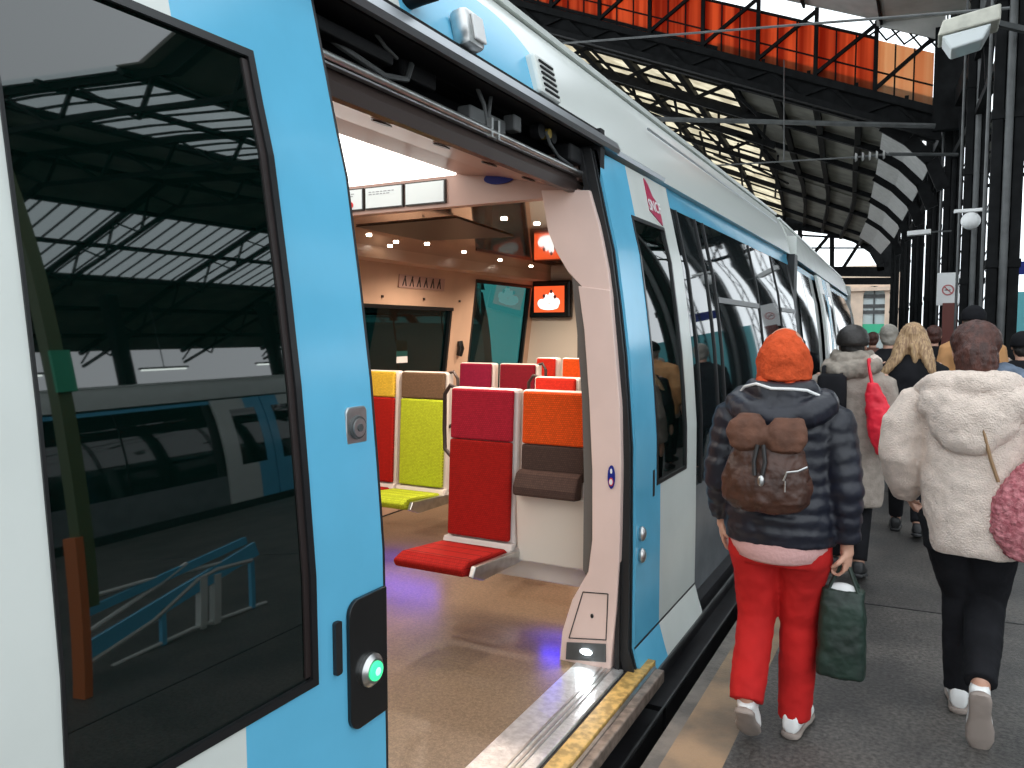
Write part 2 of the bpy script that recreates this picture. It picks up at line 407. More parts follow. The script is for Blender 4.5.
# right leaf: slot, two knobs, logo
m = MB(); m.prism([leafpt(3.675, .80, .003), leafpt(3.70, .80, .003), leafpt(3.70, .93, .003), leafpt(3.675, .93, .003)], (-.01, 0, 0)); m.build('slot', 'rubber', rl)
for z in (.66, .555):
    m = MB(); m.ell((P(z)+.012, 3.475, z), (.022, .022, .036), 18, 10); m.build('knob', 'steel', rl, smooth=True)
def railway_logo(parent, y, z, s):
    x = P(z)+.004; tilt = math.atan2(P(z+.1)-P(z-.1), .2)
    m = MB(); k = s
    pts = [(y-.5*k, z+.62*k), (y-.22*k, z+.5*k), (y+.02*k, z+.18*k), (y+.5*k, z-.02*k), (y+.5*k, z-.62*k), (y-.5*k, z-.30*k)]
    m.prism([(P(b_)+.005, a, b_) for a, b_ in pts], (-.006, 0, 0))
    lg = m.build('railway_logo', mat('logo_magenta', (.42, .01, .07), .35), parent); lg['label'] = 'magenta logo with white letters'
    cu = bpy.data.curves.new('lettering', 'FONT'); cu.body = 'SNCF'; cu.size = .46*k; cu.extrude = .0006; cu.align_x = 'CENTER'; cu.align_y = 'CENTER'
    cu.offset = .0012
    cu.materials.append(M['white'])
    tmp = bpy.data.objects.new('lettering_curve', cu); COL.objects.link(tmp); bpy.context.view_layer.update()
    me = bpy.data.meshes.new_from_object(tmp.evaluated_get(bpy.context.evaluated_depsgraph_get())); bpy.data.objects.remove(tmp)
    o = bpy.data.objects.new('lettering', me); COL.objects.link(o)
    # text plane: +x reading towards +y, facing +x, tilted with the wall
    R = Matrix(((0, 0, 1), (1, 0, 0), (0, 1, 0))).to_4x4()
    T = Matrix.Translation(V((P(z-.12*k)+.0075, y, z-.14*k)))
    o.parent = lg; 
    off = lg.parent.location.copy() if False else V((0, 0, 0))
    q = lg
    while q is not None: off += q.location; q = q.parent
    o.matrix_local = Matrix.Translation(-off) @ T @ Matrix.Rotation(tilt, 4, 'Y') @ R
railway_logo(rl, 4.17, 2.325, .19)

# ---- lintel and door mechanism above the doorway
m = MB(); m.slab([(-1.455, 2.262), (-1.445, 2.30), (-1.455, 2.335)], 1.3, 3.46, .03); m.build('lintel', 'bronze', car)
m = MB(); m.cyl((-1.425, 1.3, 2.352), (-1.425, 3.42, 2.345), .011, seg=10); m.beam((-1.44, 1.3, 2.335), (-1.44, 3.44, 2.335), .02, .006); m.build('door_rail', 'steel', car, smooth=True)
m = MB(); m.b2((-1.62, 1.0, 2.328), (-1.46, 3.42, 2.333)); m.b2((-1.64, 1.0, 2.33), (-1.60, 3.42, 2.56)); m.b2((-1.64, 1.0, 2.484), (-1.385, 3.45, 2.496)); m.b2((-1.64, 3.42, 2.30), (-1.36, 3.47, 2.56))
mech = m.build('door_mechanism', 'blackmetal', car)
for p, r, mt in (
    ([(-1.5, 1.55, 2.47), (-1.48, 1.75, 2.42), (-1.46, 1.92, 2.385), (-1.45, 2.02, 2.40), (-1.46, 2.06, 2.46)], .010, 'irongrey'),
    ([(-1.45, 1.85, 2.50), (-1.44, 1.90, 2.46), (-1.45, 1.97, 2.45)], .006, 'irongrey'),
    ([(-1.45, 2.42, 2.52), (-1.44, 2.48, 2.44), (-1.44, 2.50, 2.38)], .008, 'irongrey'),
    ([(-1.45, 2.56, 2.52), (-1.44, 2.52, 2.44), (-1.44, 2.51, 2.38)], .008, 'irongrey'),
    ([(-1.44, 3.0, 2.46), (-1.43, 3.02, 2.41), (-1.44, 3.12, 2.38), (-1.45, 3.3, 2.37)], .008, 'irongrey'),
    ([(-1.5, 1.0, 2.50), (-1.5, 3.4, 2.49)], .012, 'blackmetal')):
    m = MB(); m.tube(p, r, 8); m.build('cable', mt, mech, smooth=True)
m = MB(); m.box((-1.47, 2.52, 2.385), (.06, .26, .07), bev=.008); m.build('hanger_bracket', 'irongrey', mech)
m = MB(); m.box((-1.44, 2.70, 2.42), (.05, .06, .06), bev=.006); m.build('clamp', 'irongrey', mech)
for yy in (2.50, 2.55):
    m = MB(); m.box((-1.425, yy, 2.36), (.02, .014, .07)); m.build('roller_pin', 'steel', mech)
m = MB(); m.tube([(-1.47, 3.02, 2.455), (-1.43, 3.02, 2.455)], [.022, .02], 16); m.build('pulley', mat('dull_yellow', (.35, .24, .03), .5), mech, smooth=True)
for yy, r_ in ((2.96, .034), (3.08, .03)):
    m = MB(); m.tube([(-1.48, yy, 2.455), (-1.44, yy, 2.455)], [r_, r_], 16); m.build('roller', 'blackmetal', mech, smooth=True)
m = MB(); m.box((-1.46, 3.28, 2.42), (.08, .14, .08), bev=.01); m.build('end_block', 'blackmetal', mech)
m = MB(); m.box((-1.47, 1.78, 2.44), (.05, .34, .04), bev=.008); m.build('cable_tray', 'blackmetal', mech)
m = MB(); m.box((-1.52, 2.15, 2.46), (.06, .2, .06), bev=.01); m.build('motor_housing', 'blackmetal', mech)

# ---- threshold
m = MB(); m.b2((-1.43, 1.3, .0), (-1.20, 3.36, .034)); tp = m.build('threshold_plate', 'plate', car, bevel=.004)
for x in (-1.30, -1.275, -1.255):
    m = MB(); m.b2((x-.005, 1.3, .034), (x+.005, 3.36, .038)); m.build('tread_rib', 'steel', tp)
m = MB(); m.b2((-1.185, 1.3, -.02), (-1.105, 3.55, .026)); m.build('yellow_edge', 'yellowstrip', car, bevel=.003)
m = MB(); m.b2((-1.104, 1.3, -.05), (-1.045, 3.50, .010)); st = m.build('door_step', 'stepmetal', car, bevel=.006)
m = MB(); m.b2((-1.10, 1.3, .012), (-1.085, 3.50, .016)); m.build('step_rib', 'steel', st)
m = MB(); m.b2((-1.2, 1.3, -.03), (-1.184, 3.4, .02)); m.build('door_seal', 'rubber', car)

# ---- interior
m = MB(); m.b2((-4.05, -1.4, -.02), (-1.43, 8.6, .03)); m.build('interior_floor', 'floorin', car)
# opposite wall with window openings
def OX(z): return -4.08 if z < 1.0 else -4.08+(z-1.0)*.125
def opp(mb, y0, y1, z0, z1, mi=0):
    zs = [z for z in (z0, 1.0, z1) if z0 <= z <= z1]; zs = sorted(set(zs))
    mb.slab([(OX(z), z) for z in zs], y0, y1, .05, mi)
m = MB()
W = [(3.4, 6.25, .98, 1.84), (6.62, 7.84, .9, 2.13), (.2, 3.2, .98, 1.84)]
opp(m, -1.4, .2, .03, 2.5); opp(m, .2, 3.2, .03, .98); opp(m, .2, 3.2, 1.84, 2.5); opp(m, 3.2, 3.4, .03, 2.5)
opp(m, 3.4, 6.25, .03, .98); opp(m, 3.4, 6.25, 1.84, 2.5); opp(m, 6.25, 6.62, .03, 2.5)
opp(m, 6.62, 7.84, .03, .9); opp(m, 6.62, 7.84, 2.13, 2.5); opp(m, 7.84, 8.6, .03, 2.5)
ow = m.build('wall_lining', 'inwall', car)
for y0, y1, z0, z1 in W:
    m = MB(); e = .03
    opp(m, y0, y0+e, z0, z1); opp(m, y1-e, y1, z0, z1)
    m.slab([(OX(z0)+.01, z0), (OX(z0)+.01, z0+e)], y0, y1, .05); m.slab([(OX(z1)+.01, z1-e), (OX(z1)+.01, z1)], y0, y1, .05)
    f = m.build('window', 'rim', ow)
    m = MB(); m.slab([(OX(z)-.03, z) for z in (z0, max(z0, 1.0), z1)], y0+e, y1-e, .006); m.build('pane', 'tealglass', f)
m = MB(); m.box((OX(1.3)-.02, 5.55, 1.44), (.004, .16, .2)); m.build('notice', 'white', ow)
m = MB(); m.slab([(OX(2.0)+.012, 1.99), (OX(2.1)+.012, 2.10)], 5.35, 6.05, .01); gr = m.build('air_grille', 'pinkgloss', ow)
for k in range(12):
    m = MB(); yy = 5.40+k*.053; m.beam((OX(2.0)+.016, yy, 2.005), (OX(2.1)+.016, yy+.03*(-1)**k, 2.09), .008, .008); m.build('grille_bar', 'bronze', gr)
m = MB(); m.tube([(OX(1.45)+.01, 6.42, 1.38), (OX(1.45)+.03, 6.42, 1.45), (OX(1.5)+.01, 6.42, 1.52)], [.03, .035, .03], 12); m.build('wall_button', 'bezel', ow, smooth=True)
for yy in (5.15, 5.75, 6.35):
    m = MB(); m.box((OX(1.93)+.004, yy, 1.905), (.008, .025, .02)); m.build('wall_cap', 'bronze', ow)
# end partition with the screen
m = MB(); m.b2((-4.05, 7.95, .03), (-3.42, 8.0, 2.27)); m.build('partition', 'cream', car)
m = MB(); m.b2((-3.42, 7.95, .03), (-3.30, 8.02, 2.27)); m.build('partition_post', 'greypost', car)
m = MB(); m.b2((-4.1, 8.5, .03), (-1.45, 8.56, 2.3)); m.build('end_wall', 'inwall', car)
m = MB(); m.b2((-4.1, -1.4, .03), (-1.3, -1.35, 2.45)); m.build('near_end_wall', 'inwall', car)
m = MB(); m.b2((-3.30, 7.98, .03), (-3.10, 8.0, 2.2)); m.build('door_glass', 'inwall', car)
# ceiling beyond the header
m = MB(); m.b2((-4.0, 3.42, 2.27), (-1.45, 8.5, 2.30)); cl = m.build('ceiling_panel', 'ceil', car)
m = MB(); m.b2((-3.75, 3.42, 2.18), (-3.98, 8.5, 2.27)); m.build('ceiling_cove', 'inwall', car)
m = MB(); m.prism([on_z(u, v, 2.268) for u, v in ((356, 226), (456, 217), (514, 236), (424, 240))], (0, 0, -.006)); m.build('ceiling_hatch', mat('dark_hatch', (.05, .03, .02), .4), cl)
# header across the vestibule with the route map
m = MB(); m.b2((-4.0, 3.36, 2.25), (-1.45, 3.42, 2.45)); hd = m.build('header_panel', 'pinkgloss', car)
for k in range(5):
    x1 = -2.17-k*.262; x0 = x1-.25
    m = MB(); m.b2((x0, 3.345, 2.270), (x1, 3.36, 2.388)); mpn = m.build('route_map', 'bezel', hd)
    m = MB(); m.b2((x0+.008, 3.340, 2.277), (x1-.008, 3.346, 2.381)); m.build('map_sheet', 'mapwhite', mpn)
    if 0 < k < 4:
        m = MB()
        for j, zz in enumerate((2.357, 2.345)):
            xx = x0+.03
            while xx < x1-.06-.02*j:
                w = .012+random.random()*.015; m.b2((xx, 3.338, zz), (xx+w, 3.340, zz+.004)); xx += w+.008
        m.build('small_print', mat('print_grey_%d' % k, (.25, .27, .3), .5), mpn)
m = MB(); n = 20; rr = [[V((-2.79+a*math.cos(t)*1.5, y, 2.300+a*math.sin(t))) for a, y in ((.022, 3.339), (.022, 3.335), (.016, 3.335), (.016, 3.339))] for t in [2*math.pi*k/n for k in range(n)]]
m.rings(rr, False, close=True); m.build('map_badge', 'red', hd)
m = MB(); pts = []
m.prism([(-1.86+.085*math.cos(2*math.pi*k/24), 3.355, 2.365+.03*math.sin(2*math.pi*k/24)) for k in range(24)], (0, -.008, 0)); m.build('blue_sticker', 'bluesign', hd)
# vestibule ceiling with the lit panel
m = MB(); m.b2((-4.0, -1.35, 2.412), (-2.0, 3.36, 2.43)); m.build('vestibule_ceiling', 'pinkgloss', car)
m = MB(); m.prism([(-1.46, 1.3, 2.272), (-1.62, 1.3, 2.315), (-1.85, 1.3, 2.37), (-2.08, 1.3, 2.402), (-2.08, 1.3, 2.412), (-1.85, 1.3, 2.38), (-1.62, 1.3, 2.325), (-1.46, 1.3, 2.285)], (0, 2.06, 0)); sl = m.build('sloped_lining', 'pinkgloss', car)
for k in range(5):
    yy = 1.75+k*.36; cx, cz = -1.62, 2.312
    d = V((-.16, 0, .046)).normalized()
    m = MB(); m.prism([V((cx, yy, cz))+d*(.028*math.cos(a))+V((0, .045*math.sin(a), 0)) for a in [2*math.pi*j/16 for j in range(16)]], (.003, 0, -.006)); m.build('speaker_hole', 'bronze', sl)
m = MB(); m.b2((-3.4, 0.6, 2.400), (-2.10, 3.34, 2.414)); m.build('ceiling_light', 'lampglow', car)
# draught panel and door pillar beside the doorway (plane y = 3.34)
YP = 3.34
def pxpoly(L, y): return [on_y(u, v, y) for u, v in L]
top = pxpoly([(541, 190), (548, 232), (556, 252), (568, 272), (582, 287), (598, 299), (612, 300), (608, 270), (603, 244), (599, 225), (589, 190)], YP)
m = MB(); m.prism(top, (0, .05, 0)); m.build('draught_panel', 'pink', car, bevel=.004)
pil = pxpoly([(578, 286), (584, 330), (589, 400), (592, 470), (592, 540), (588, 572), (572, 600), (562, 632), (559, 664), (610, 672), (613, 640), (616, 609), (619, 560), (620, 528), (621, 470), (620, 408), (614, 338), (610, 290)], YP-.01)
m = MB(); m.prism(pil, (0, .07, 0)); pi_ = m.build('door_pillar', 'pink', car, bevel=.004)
gp = pxpoly([(571, 268), (577, 330), (582, 400), (584, 480), (583, 570), (590, 583), (594, 560), (594, 470), (591, 400), (586, 330), (580, 275)], YP+.03)
m = MB(); m.prism(gp, (0, .05, 0)); m.build('pillar_gasket', 'greypost', car)
hp = pxpoly([(583, 592), (608, 594), (606, 640), (569, 638)], YP-.012)
def outline(pts, w, d):
    mb = MB()
    for a, b_ in zip(pts, pts[1:]+pts[:1]): mb.beam(a, b_, w, d, up=(0, 1, 0))
    return mb
outline(hp, .004, .004).build('hatch_seam', 'rim', pi_)
c = on_y(592, 616, YP-.012)
m = MB(); m.ell(c, (.008, .006, .011)); m.build('hatch_lock', 'bezel', pi_)
sl_ = pxpoly([(567, 642), (606, 644), (606, 662), (566, 659)], YP-.012)
m = MB(); m.prism(sl_, (0, -.004, 0)); lp = m.build('step_lamp', 'irongrey', pi_)
m = MB(); c = on_y(586, 652, YP-.02); m.ell(c, (.030, .008, .014)); m.build('lamp_glow', 'ledwhite', lp, smooth=True)
m = MB(); c = on_y(611.5, 477, YP-.014)
m.prism([c+V((.018*math.cos(a), 0, .055*math.sin(a)+(.0))) for a in [2*math.pi*k/24 for k in range(24)]], (0, -.004, 0)); sk = m.build('door_sticker', 'bluesign', pi_)
m = MB(); m.prism([c+V((.011*math.cos(a), -.004, -.022+.02*math.sin(a))) for a in [2*math.pi*k/16 for k in range(16)]], (0, -.003, 0)); m.build('sticker_ring', 'red', sk)
m = MB(); m.prism([c+V((.008*math.cos(a), -.007, -.022+.014*math.sin(a))) for a in [2*math.pi*k/16 for k in range(16)]], (0, -.002, 0)); m.prism([c+V((.005*math.cos(a), -.004, .028+.012*math.sin(a))) for a in [2*math.pi*k/16 for k in range(16)]], (0, -.002, 0)); m.build('sticker_figure', 'white', sk)
# frame between pillar and leaf
m = MB(); m.slab(prof(-.02, 2.46, -.05, flare=False), 3.345, 3.42, .022); m.build('door_frame', 'rubber', car, smooth=True, angle=30)

# ---- downlights; some of the glowing discs stand in for reflections in the gloss ceiling
dl = [on_z(u, v, 2.262) for u, v in ((369, 236), (396, 243), (390, 247), (427, 245), (464, 253), (504, 220), (537, 225), (444, 259), (458, 264), (399, 254), (500, 261), (525, 271), (531, 267), (556, 274), (484, 264))]
for q in dl:
    if q.y > 7.8 or q.x < -3.7: continue
    m = MB(); m.tube([(q.x, q.y, 2.272), (q.x, q.y, 2.262)], [.020, .017], 12); m.build('downlight', 'spot', car)

# ---- seats
def fabric(name, c, dark=None):
    m = mat(name, c, .85, spec=.2); nt = m.node_tree; b = nt.nodes['Principled BSDF']
    tc = nt.nodes.new('ShaderNodeTexCoord'); ck = nt.nodes.new('ShaderNodeTexBrick')
    mp_ = nt.nodes.new('ShaderNodeMapping'); mp_.inputs['Rotation'].default_value = (math.pi/2, 0, 0)
    nt.links.new(tc.outputs['Object'], mp_.inputs[0]); nt.links.new(mp_.outputs[0], ck.inputs['Vector'])
    ck.inputs['Scale'].default_value = 40; ck.inputs['Mortar Size'].default_value = .03; ck.inputs['Brick Width'].default_value = .5; ck.inputs['Row Height'].default_value = .42
    d = dark or tuple(x*.45 for x in c)
    ck.inputs['Color1'].default_value = (*c, 1); ck.inputs['Color2'].default_value = (*[x*.8 for x in c], 1); ck.inputs['Mortar'].default_value = (*d, 1)
    nt.links.new(ck.outputs['Color'], b.inputs['Base Color'])
    return m
FB = {k: fabric('fabric_'+k, v) for k, v in dict(crimson=(.46, .016, .035), red=(.42, .012, .008), orange=(.85, .095, .01), brown=(.085, .05, .04),
      taupe=(.16, .095, .055), green=(.50, .60, .03), yellow=(.78, .50, .05), maroon=(.22, .008, .02), wine=(.28, .01, .045), scarlet=(.66, .03, .015)).items()}
def seat(label, x, y, w, top, bottom, cush, split=.93, h=1.31, loop=True, perch=False, cushion=True, group=None):
    root = thing('seating_unit', label, 'seat', (x, y, .03), 0, group)
    z0 = .45 if not perch else .70
    zc = .42
    def bx(mb, x0, x1, y0, y1, za, zb, lean=.06, bev=.02):
        # a slab whose y follows the reclined back
        def yy(z): return (z-.45)*lean
        A = [(x0, y0+yy(za), za), (x1, y0+yy(za), za), (x1, y0+yy(zb), zb), (x0, y0+yy(zb), zb)]
        mb.prism(A, (0, y1-y0, 0))
    m = MB(); bx(m, -w/2, w/2, 0, .07, .42 if not perch else .66, h-.005)
    m.build('shell', 'seatshell', root, local=True, bevel=.018)
    e = .022
    m = MB(); bx(m, -w/2+e, w/2-e, -.03, .0, split, h-.01); m.build('headrest', FB[top], root, local=True, bevel=.012)
    if perch:
        m = MB(); bx(m, -w/2+e, w/2-e, -.03, 0, .82, split-.003); m.build('backrest', FB[bottom], root, local=True, bevel=.01)
        m = MB(); m.prism([(-w/2+e, -.03, .87), (-w/2+e, -.065, .855), (-w/2+e, -.10, .79), (-w/2+e, -.10, .745), (-w/2+e, -.02, .735), (-w/2+e, .0, .87)], (w-2*e, 0, 0)); m.build('seat', FB[cush], root, local=True, bevel=.012)
        m = MB(); m.prism([(-w/2, -.02, .74), (w/2, -.02, .74), (w/2+.01, .0, .37), (-w/2-.0, .0, .37)], (0, .10, 0)); m.build('base_panel', 'cream', root, local=True, bevel=.01)
    else:
        m = MB(); bx(m, -w/2+e, w/2-e, -.035, 0, .47, split-.003); m.build('backrest', FB[bottom], root, local=True, bevel=.012)
        if cushion:
            m = MB(); m.prism([(-w/2-.02, -.46, .40), (-w/2-.02, -.48, .44), (-w/2-.0, -.42, .475), (-w/2, -.06, .44), (-w/2, -.02, .41), (-w/2, -.04, .375), (-w/2-.01, -.38, .385)], (w-.02, 0, 0)); m.build('seat', FB[cush], root, local=True, bevel=.014)
            m = MB(); m.prism([(w/2-.02, -.45, .40), (w/2-.02, -.42, .45), (w/2, -.02, .43), (w/2, .05, .47), (w/2, .06, .36), (w/2-.02, -.35, .36)], (.03, 0, 0)); m.build('seat_bracket', 'steel', root, local=True, bevel=.006)
            m = MB(); m.prism([(-w/2, -.03, .46), (w/2, -.03, .46), (w/2, -.05, .42), (-w/2, -.05, .42)], (0, .12, 0)); m.build('seat_rail', 'seatshell', root, local=True, bevel=.006)
    if loop:
        m = MB(); yy = .075
        m.tube([(-w/2+.05, yy, h-.02), (-w/2-.02, yy, h-.0), (-w/2-.055, yy, h-.05), (-w/2-.06, yy, h-.25), (-w/2-.05, yy-.01, h-.36), (-w/2+.01, yy-.03, h-.40)], .012, 10); m.build('grab_handle', 'bronze', root, local=True, smooth=True)
    return root
seat('crimson and red seat with a cantilevered red cushion, nearest seat beside the doorway', -2.11, 3.58, .43, 'crimson', 'red', 'red', 1.0, 1.285)
seat('narrow perch seat, orange above and dark brown below, over a cream box', -1.68, 3.58, .40, 'orange', 'brown', 'brown', 1.0, 1.285, loop=False, perch=True)
s = seat('lime green seat with a brown headrest, next to the opposite windows', -3.20, 4.60, .42, 'taupe', 'green', 'green', 1.10, 1.30, loop=False)
m = MB(); m.tube([(.16, .075, 1.28), (.23, .075, 1.30), (.265, .075, 1.25), (.27, .075, 1.05), (.26, .06, .94), (.2, .05, .90)], .012, 10); m.build('grab_handle', 'bronze', s, local=True, smooth=True)
seat('yellow and red seat squeezed between the lime green seat and window', -3.64, 4.60, .42, 'yellow', 'red', 'red', 1.10, 1.30, loop=False)
a = on_y(456, 362, 5.5); b_ = on_y(492, 362, 5.5); c = on_y(496, 362, 5.5); d = on_y(536, 362, 5.5)
wv = b_.x-a.x
seat('plum red seat back, left one of the pair behind the crimson seat', (a.x+b_.x)/2, 5.5, wv, 'wine', 'wine', 'wine', .9, 1.33, loop=False)
s = seat('dark maroon seat back, right one of the pair behind the crimson seat', (c.x+d.x)/2, 5.5, d.x-c.x, 'maroon', 'maroon', 'maroon', .9, 1.33, loop=False)
w_ = (d.x-c.x)/2
m = MB(); m.tube([(w_-.05, .075, 1.31), (w_+.02, .075, 1.33), (w_+.05, .075, 1.28), (w_+.05, .075, 1.05), (w_+.04, .06, .94)], .012, 10); m.build('grab_handle', 'bronze', s, local=True, smooth=True)
a = on_y(531, 373, 4.75); b_ = on_y(577, 373, 4.75)
seat('scarlet seat back just behind the orange perch seat', (a.x+b_.x)/2, 4.75, b_.x-a.x, 'scarlet', 'red', 'red', .9, 1.28, loop=True)
a = on_y(533, 357, 6.1); b_ = on_y(556, 357, 6.1); c = on_y(559, 357, 6.1); d = on_y(584, 357, 6.1)
seat('red seat back in the farthest row, beside the dark post', (a.x+b_.x)/2, 6.1, b_.x-a.x, 'scarlet', 'red', 'red', .9, 1.36, loop=False)
seat('orange red seat back in the farthest row, nearest the door pillar', (c.x+d.x)/2, 6.1, d.x-c.x, 'orange', 'red', 'red', .9, 1.36, loop=False)
# under-seat boxes carrying blue light strips
m = MB(); m.b2((-2.33, 3.66, .28), (-1.46, 3.74, .42), bev=.01); m.build('seat_beam', 'cream', car)

# ---- passenger information screen
sc = thing('passenger_screen', 'small black framed screen showing a white group on orange', 'screen', (-3.71, 7.93, 1.975))
m = MB(); m.b2((-3.985, 7.87, 1.765), (-3.475, 7.95, 2.185), bev=.02); m.build('bezel', 'bezel', sc)
m = MB(); m.b2((-3.915, 7.862, 1.83), (-3.545, 7.872, 2.12)); im = m.build('display', 'scrorange', sc)
m = MB()
for cx, cz, rx, rz in ((-3.82, 1.93, .05, .05), (-3.76, 1.97, .035, .06), (-3.70, 1.99, .04, .07), (-3.64, 1.94, .045, .05), (-3.73, 1.89, .12, .035)):
    m.ell((cx, 7.860, cz), (rx, .004, rz), 14, 8)
m.build('white_shapes', 'scrwhite', im)
m = MB()
for cx, cz in ((-3.79, 2.01), (-3.70, 2.06), (-3.655, 2.0)): m.ell((cx, 7.858, cz), (.018, .004, .022), 12, 8)
m.build('dark_shapes', 'scrdark', im)
# ---- lights inside the train
def area(name, loc, size, energy, col, rot=(0, 0, 0), sy=None):
    l = bpy.data.lights.new(name, 'AREA'); l.energy = energy; l.color = col; l.size = size
    if sy: l.shape = 'RECTANGLE'; l.size_y = sy
    o = bpy.data.objects.new(name, l); COL.objects.link(o); o.location = loc; o.rotation_euler = rot; return o
def spot(name, loc, energy, col, ang=1.6, rot=(0, 0, 0), r=.03):
    l = bpy.data.lights.new(name, 'SPOT'); l.energy = energy; l.color = col; l.spot_size = ang; l.spot_blend = .6; l.shadow_soft_size = r
    o = bpy.data.objects.new(name, l); COL.objects.link(o); o.location = loc; o.rotation_euler = rot; return o
area('vestibule_light', (-2.76, 1.5, 2.385), 1.1, 11, (1, .86, .74), sy=1.4)
for (x, y) in ((-2.0, 3.72), (-1.85, 4.95), (-3.3, 4.0), (-3.3, 5.4), (-1.85, 6.3), (-3.3, 6.9), (-2.6, 6.4), (-2.55, 4.4)):
    spot('downlight_beam', (x, y, 2.25), 46, (1, .82, .66), 2.75)
area('underseat_glow', (-1.62, 3.60, .16), .25, 1.0, (.02, .02, 1), (math.radians(-25), 0, 0), sy=.05)
area('underseat_glow', (-3.2, 4.35, .30), .6, 3.0, (.03, .02, 1), (math.radians(-10), 0, 0), sy=.06)
o = spot('step_light', on_y(586, 652, YP-.03), 2.2, (.85, .94, 1), 2.0, (math.radians(-62), 0, 0), .015)

# ------------------------------------------------------------------ following carriages
def plain_carriage(label, loc, rz, L=11.5):
    r = thing('train_carriage', label, 'train carriage', loc, rz)
    # local: platform side at x = 0, carriage towards -x, along +y
    o = MB(); dx = 1.168
    def lp(z0, z1, off): return [(x+dx, z) for x, z in prof(z0, z1, off, False)]
    o.slab(lp(-.02, .66, -.06), 0, L, .05, 1); o.slab(lp(2.38, 2.46, -.06), 0, L, .05, 2); o.slab(lp(.66, 2.38, -.09), 0, L, .04, 3)
    o.slab([(x+dx, z) for x, z in up], 0, L, .05, 0); o.slab([(x+dx, z) for x, z in roofp+[(-4.0, 2.2), (-4.08, 1.0), (-4.08, 0)]], 0, L, .04, 0)
    o.b2((-.2, 0, -.05), (-2.8, .04, 2.75), 0); o.b2((-.2, L-.04, -.05), (-2.8, L, 2.75), 0)
    o.build('body_shell', ['pale', 'sidegrey', 'blue', 'rubber'], r, local=True, smooth=True, angle=30)
    m = MB(); m.b2((.02, 0, -.02), (-2.9, L, -.9)); m.build('underframe', 'skirt', r, local=True)
    m = MB(); m.beam((-.41, 0, 2.965), (-.41, L, 2.965), .03, .025); m.build('roof_rail', 'pale', r, local=True)
    segs = [(.1, 1.0), (1.04, 2.6), (5.3, 7.0), (7.04, 8.6), (8.64, 10.0), (10.04, L-.1)]
    for a, b_ in segs:
        m = MB(); m.slab(lp(.66, 2.38, -.062), a, b_, .03); m.build('window', 'glassside', r, local=True, smooth=True, angle=30)
    for a, b_, flip in ((2.75, 3.9, 0), (3.93, 5.1, 1)):
        m = MB(); mid = a+.42 if flip else b_-.42
        def sg(y0, y1, z0, z1, mi): m.slab(lp(z0, z1, 0), y0, y1, .04, mi)
        w0, w1 = (a+.2, b_-.35) if flip else (a+.35, b_-.2)
        for y0, y1 in ((a, mid), (mid, b_)):
            blue = (y0 == a) if flip else (y1 == b_)
            sg(y0, y1, -.06, .85, 2 if blue else 0); sg(y0, y1, 2.2, 2.46, 2 if blue else 0)
        sg(a, w0, .85, 2.2, 2 if flip else 0); sg(w1, b_, .85, 2.2, 0 if flip else 2)
        d_ = m.build('door', ['pale', 'sidegrey', 'blue', 'rubber'], r, local=True, smooth=True, angle=15)
        m = MB(); m.slab(lp(.85, 2.2, -.005), w0, w1, .02); m.build('window_pane', 'glassside', d_, local=True, smooth=True, angle=30)
    m = MB(); m.b2((-.3, L, -.5), (-2.6, L+.25, 2.4)); m.slab(lp(-.02, 2.46, -.12), L, L+.3, .05); m.slab([(x+dx-.05, z) for x, z in up], L, L+.3, .05); m.slab([(x+dx-.03, z-.05) for x, z in roofp], L, L+.3, .04); m.build('gangway', 'rubber', r, local=True)
    return r
c2 = plain_carriage('second carriage of the blue and grey train, seen edge-on past the orange beanie', (-1.19, 9.78, 0), math.radians(1.6))
c3 = copy_tree(c2); c3.location = (-1.19-.36, 22.0, 0); c3.rotation_euler = (0, 0, math.radians(4.6)); c3['label'] = 'third carriage at the far end of the train, mostly hidden by people'
c4 = copy_tree(c2); c4.location = (9.0, 27, 0); c4.rotation_euler = (0, 0, math.radians(180)); c4['label'] = 'blue and grey carriage across the tracks, mirrored in the near door window'
c5 = copy_tree(c2); c5.location = (9.0, 15.0, 0); c5.rotation_euler = (0, 0, math.radians(180)); c5['label'] = 'leading carriage of the train across the tracks, mirrored beside the trellis reflection'
c6 = copy_tree(c2); c6.location = (-6.8, 1.0, -.1); c6['label'] = 'carriage on the next track, seen teal through the opposite windows'

# ------------------------------------------------------------------ platform and ground
def colx(y):
    pts = [(-10, .95), (5, .95), (11.3, .82), (15, .65), (18.5, .41), (22.5, .12), (27, -.28), (33, -.75), (38, -1.3), (46, -2.4), (70, -5)]
    for (a, xa), (b_, xb) in zip(pts, pts[1:]):
        if y <= b_: return xa+(xb-xa)*(y-a)/(b_-a)
    return pts[-1][1]
def edge(y):
    return -.885 if y < 9.5 else -.885-(y-9.5)**1.6*.024
m = MB(); bm = m.bm
def strip(mb, f0, f1, z0, z1, ys, mi=0):
    rs = [[V((f0(y), y, z0)), V((f1(y), y, z0)), V((f1(y), y, z1)), V((f0(y), y, z1))] for y in ys]
    mb.rings(rs, True, mi)
YS = [-6, -2, 2, 6, 9.5, 11, 13, 15, 17, 20, 23, 26, 30, 34, 38, 44, 52]
strip(m, lambda y: edge(y)+.27, lambda y: 7.5, -1.0, 0, YS)
strip(m, lambda y: edge(y)+.06, lambda y: edge(y)+.27, -1.0, 0, YS, 1)
strip(m, lambda y: edge(y), lambda y: edge(y)+.06, -1.0, -.002, YS, 2)
structure(m.build('floor', ['asphalt', 'tanstrip', 'edgeconc']), 'dark grey asphalt platform with a worn tan edge strip')
m = MB()
m.beam((-.5, 4.95, .001), (6, 5.35, .001), .012, .003); m.beam((-.5, 8.6, .001), (6, 9.0, .001), .012, .003); m.beam((.9, -5, .001), (.9, 7, .001), .012, .003)
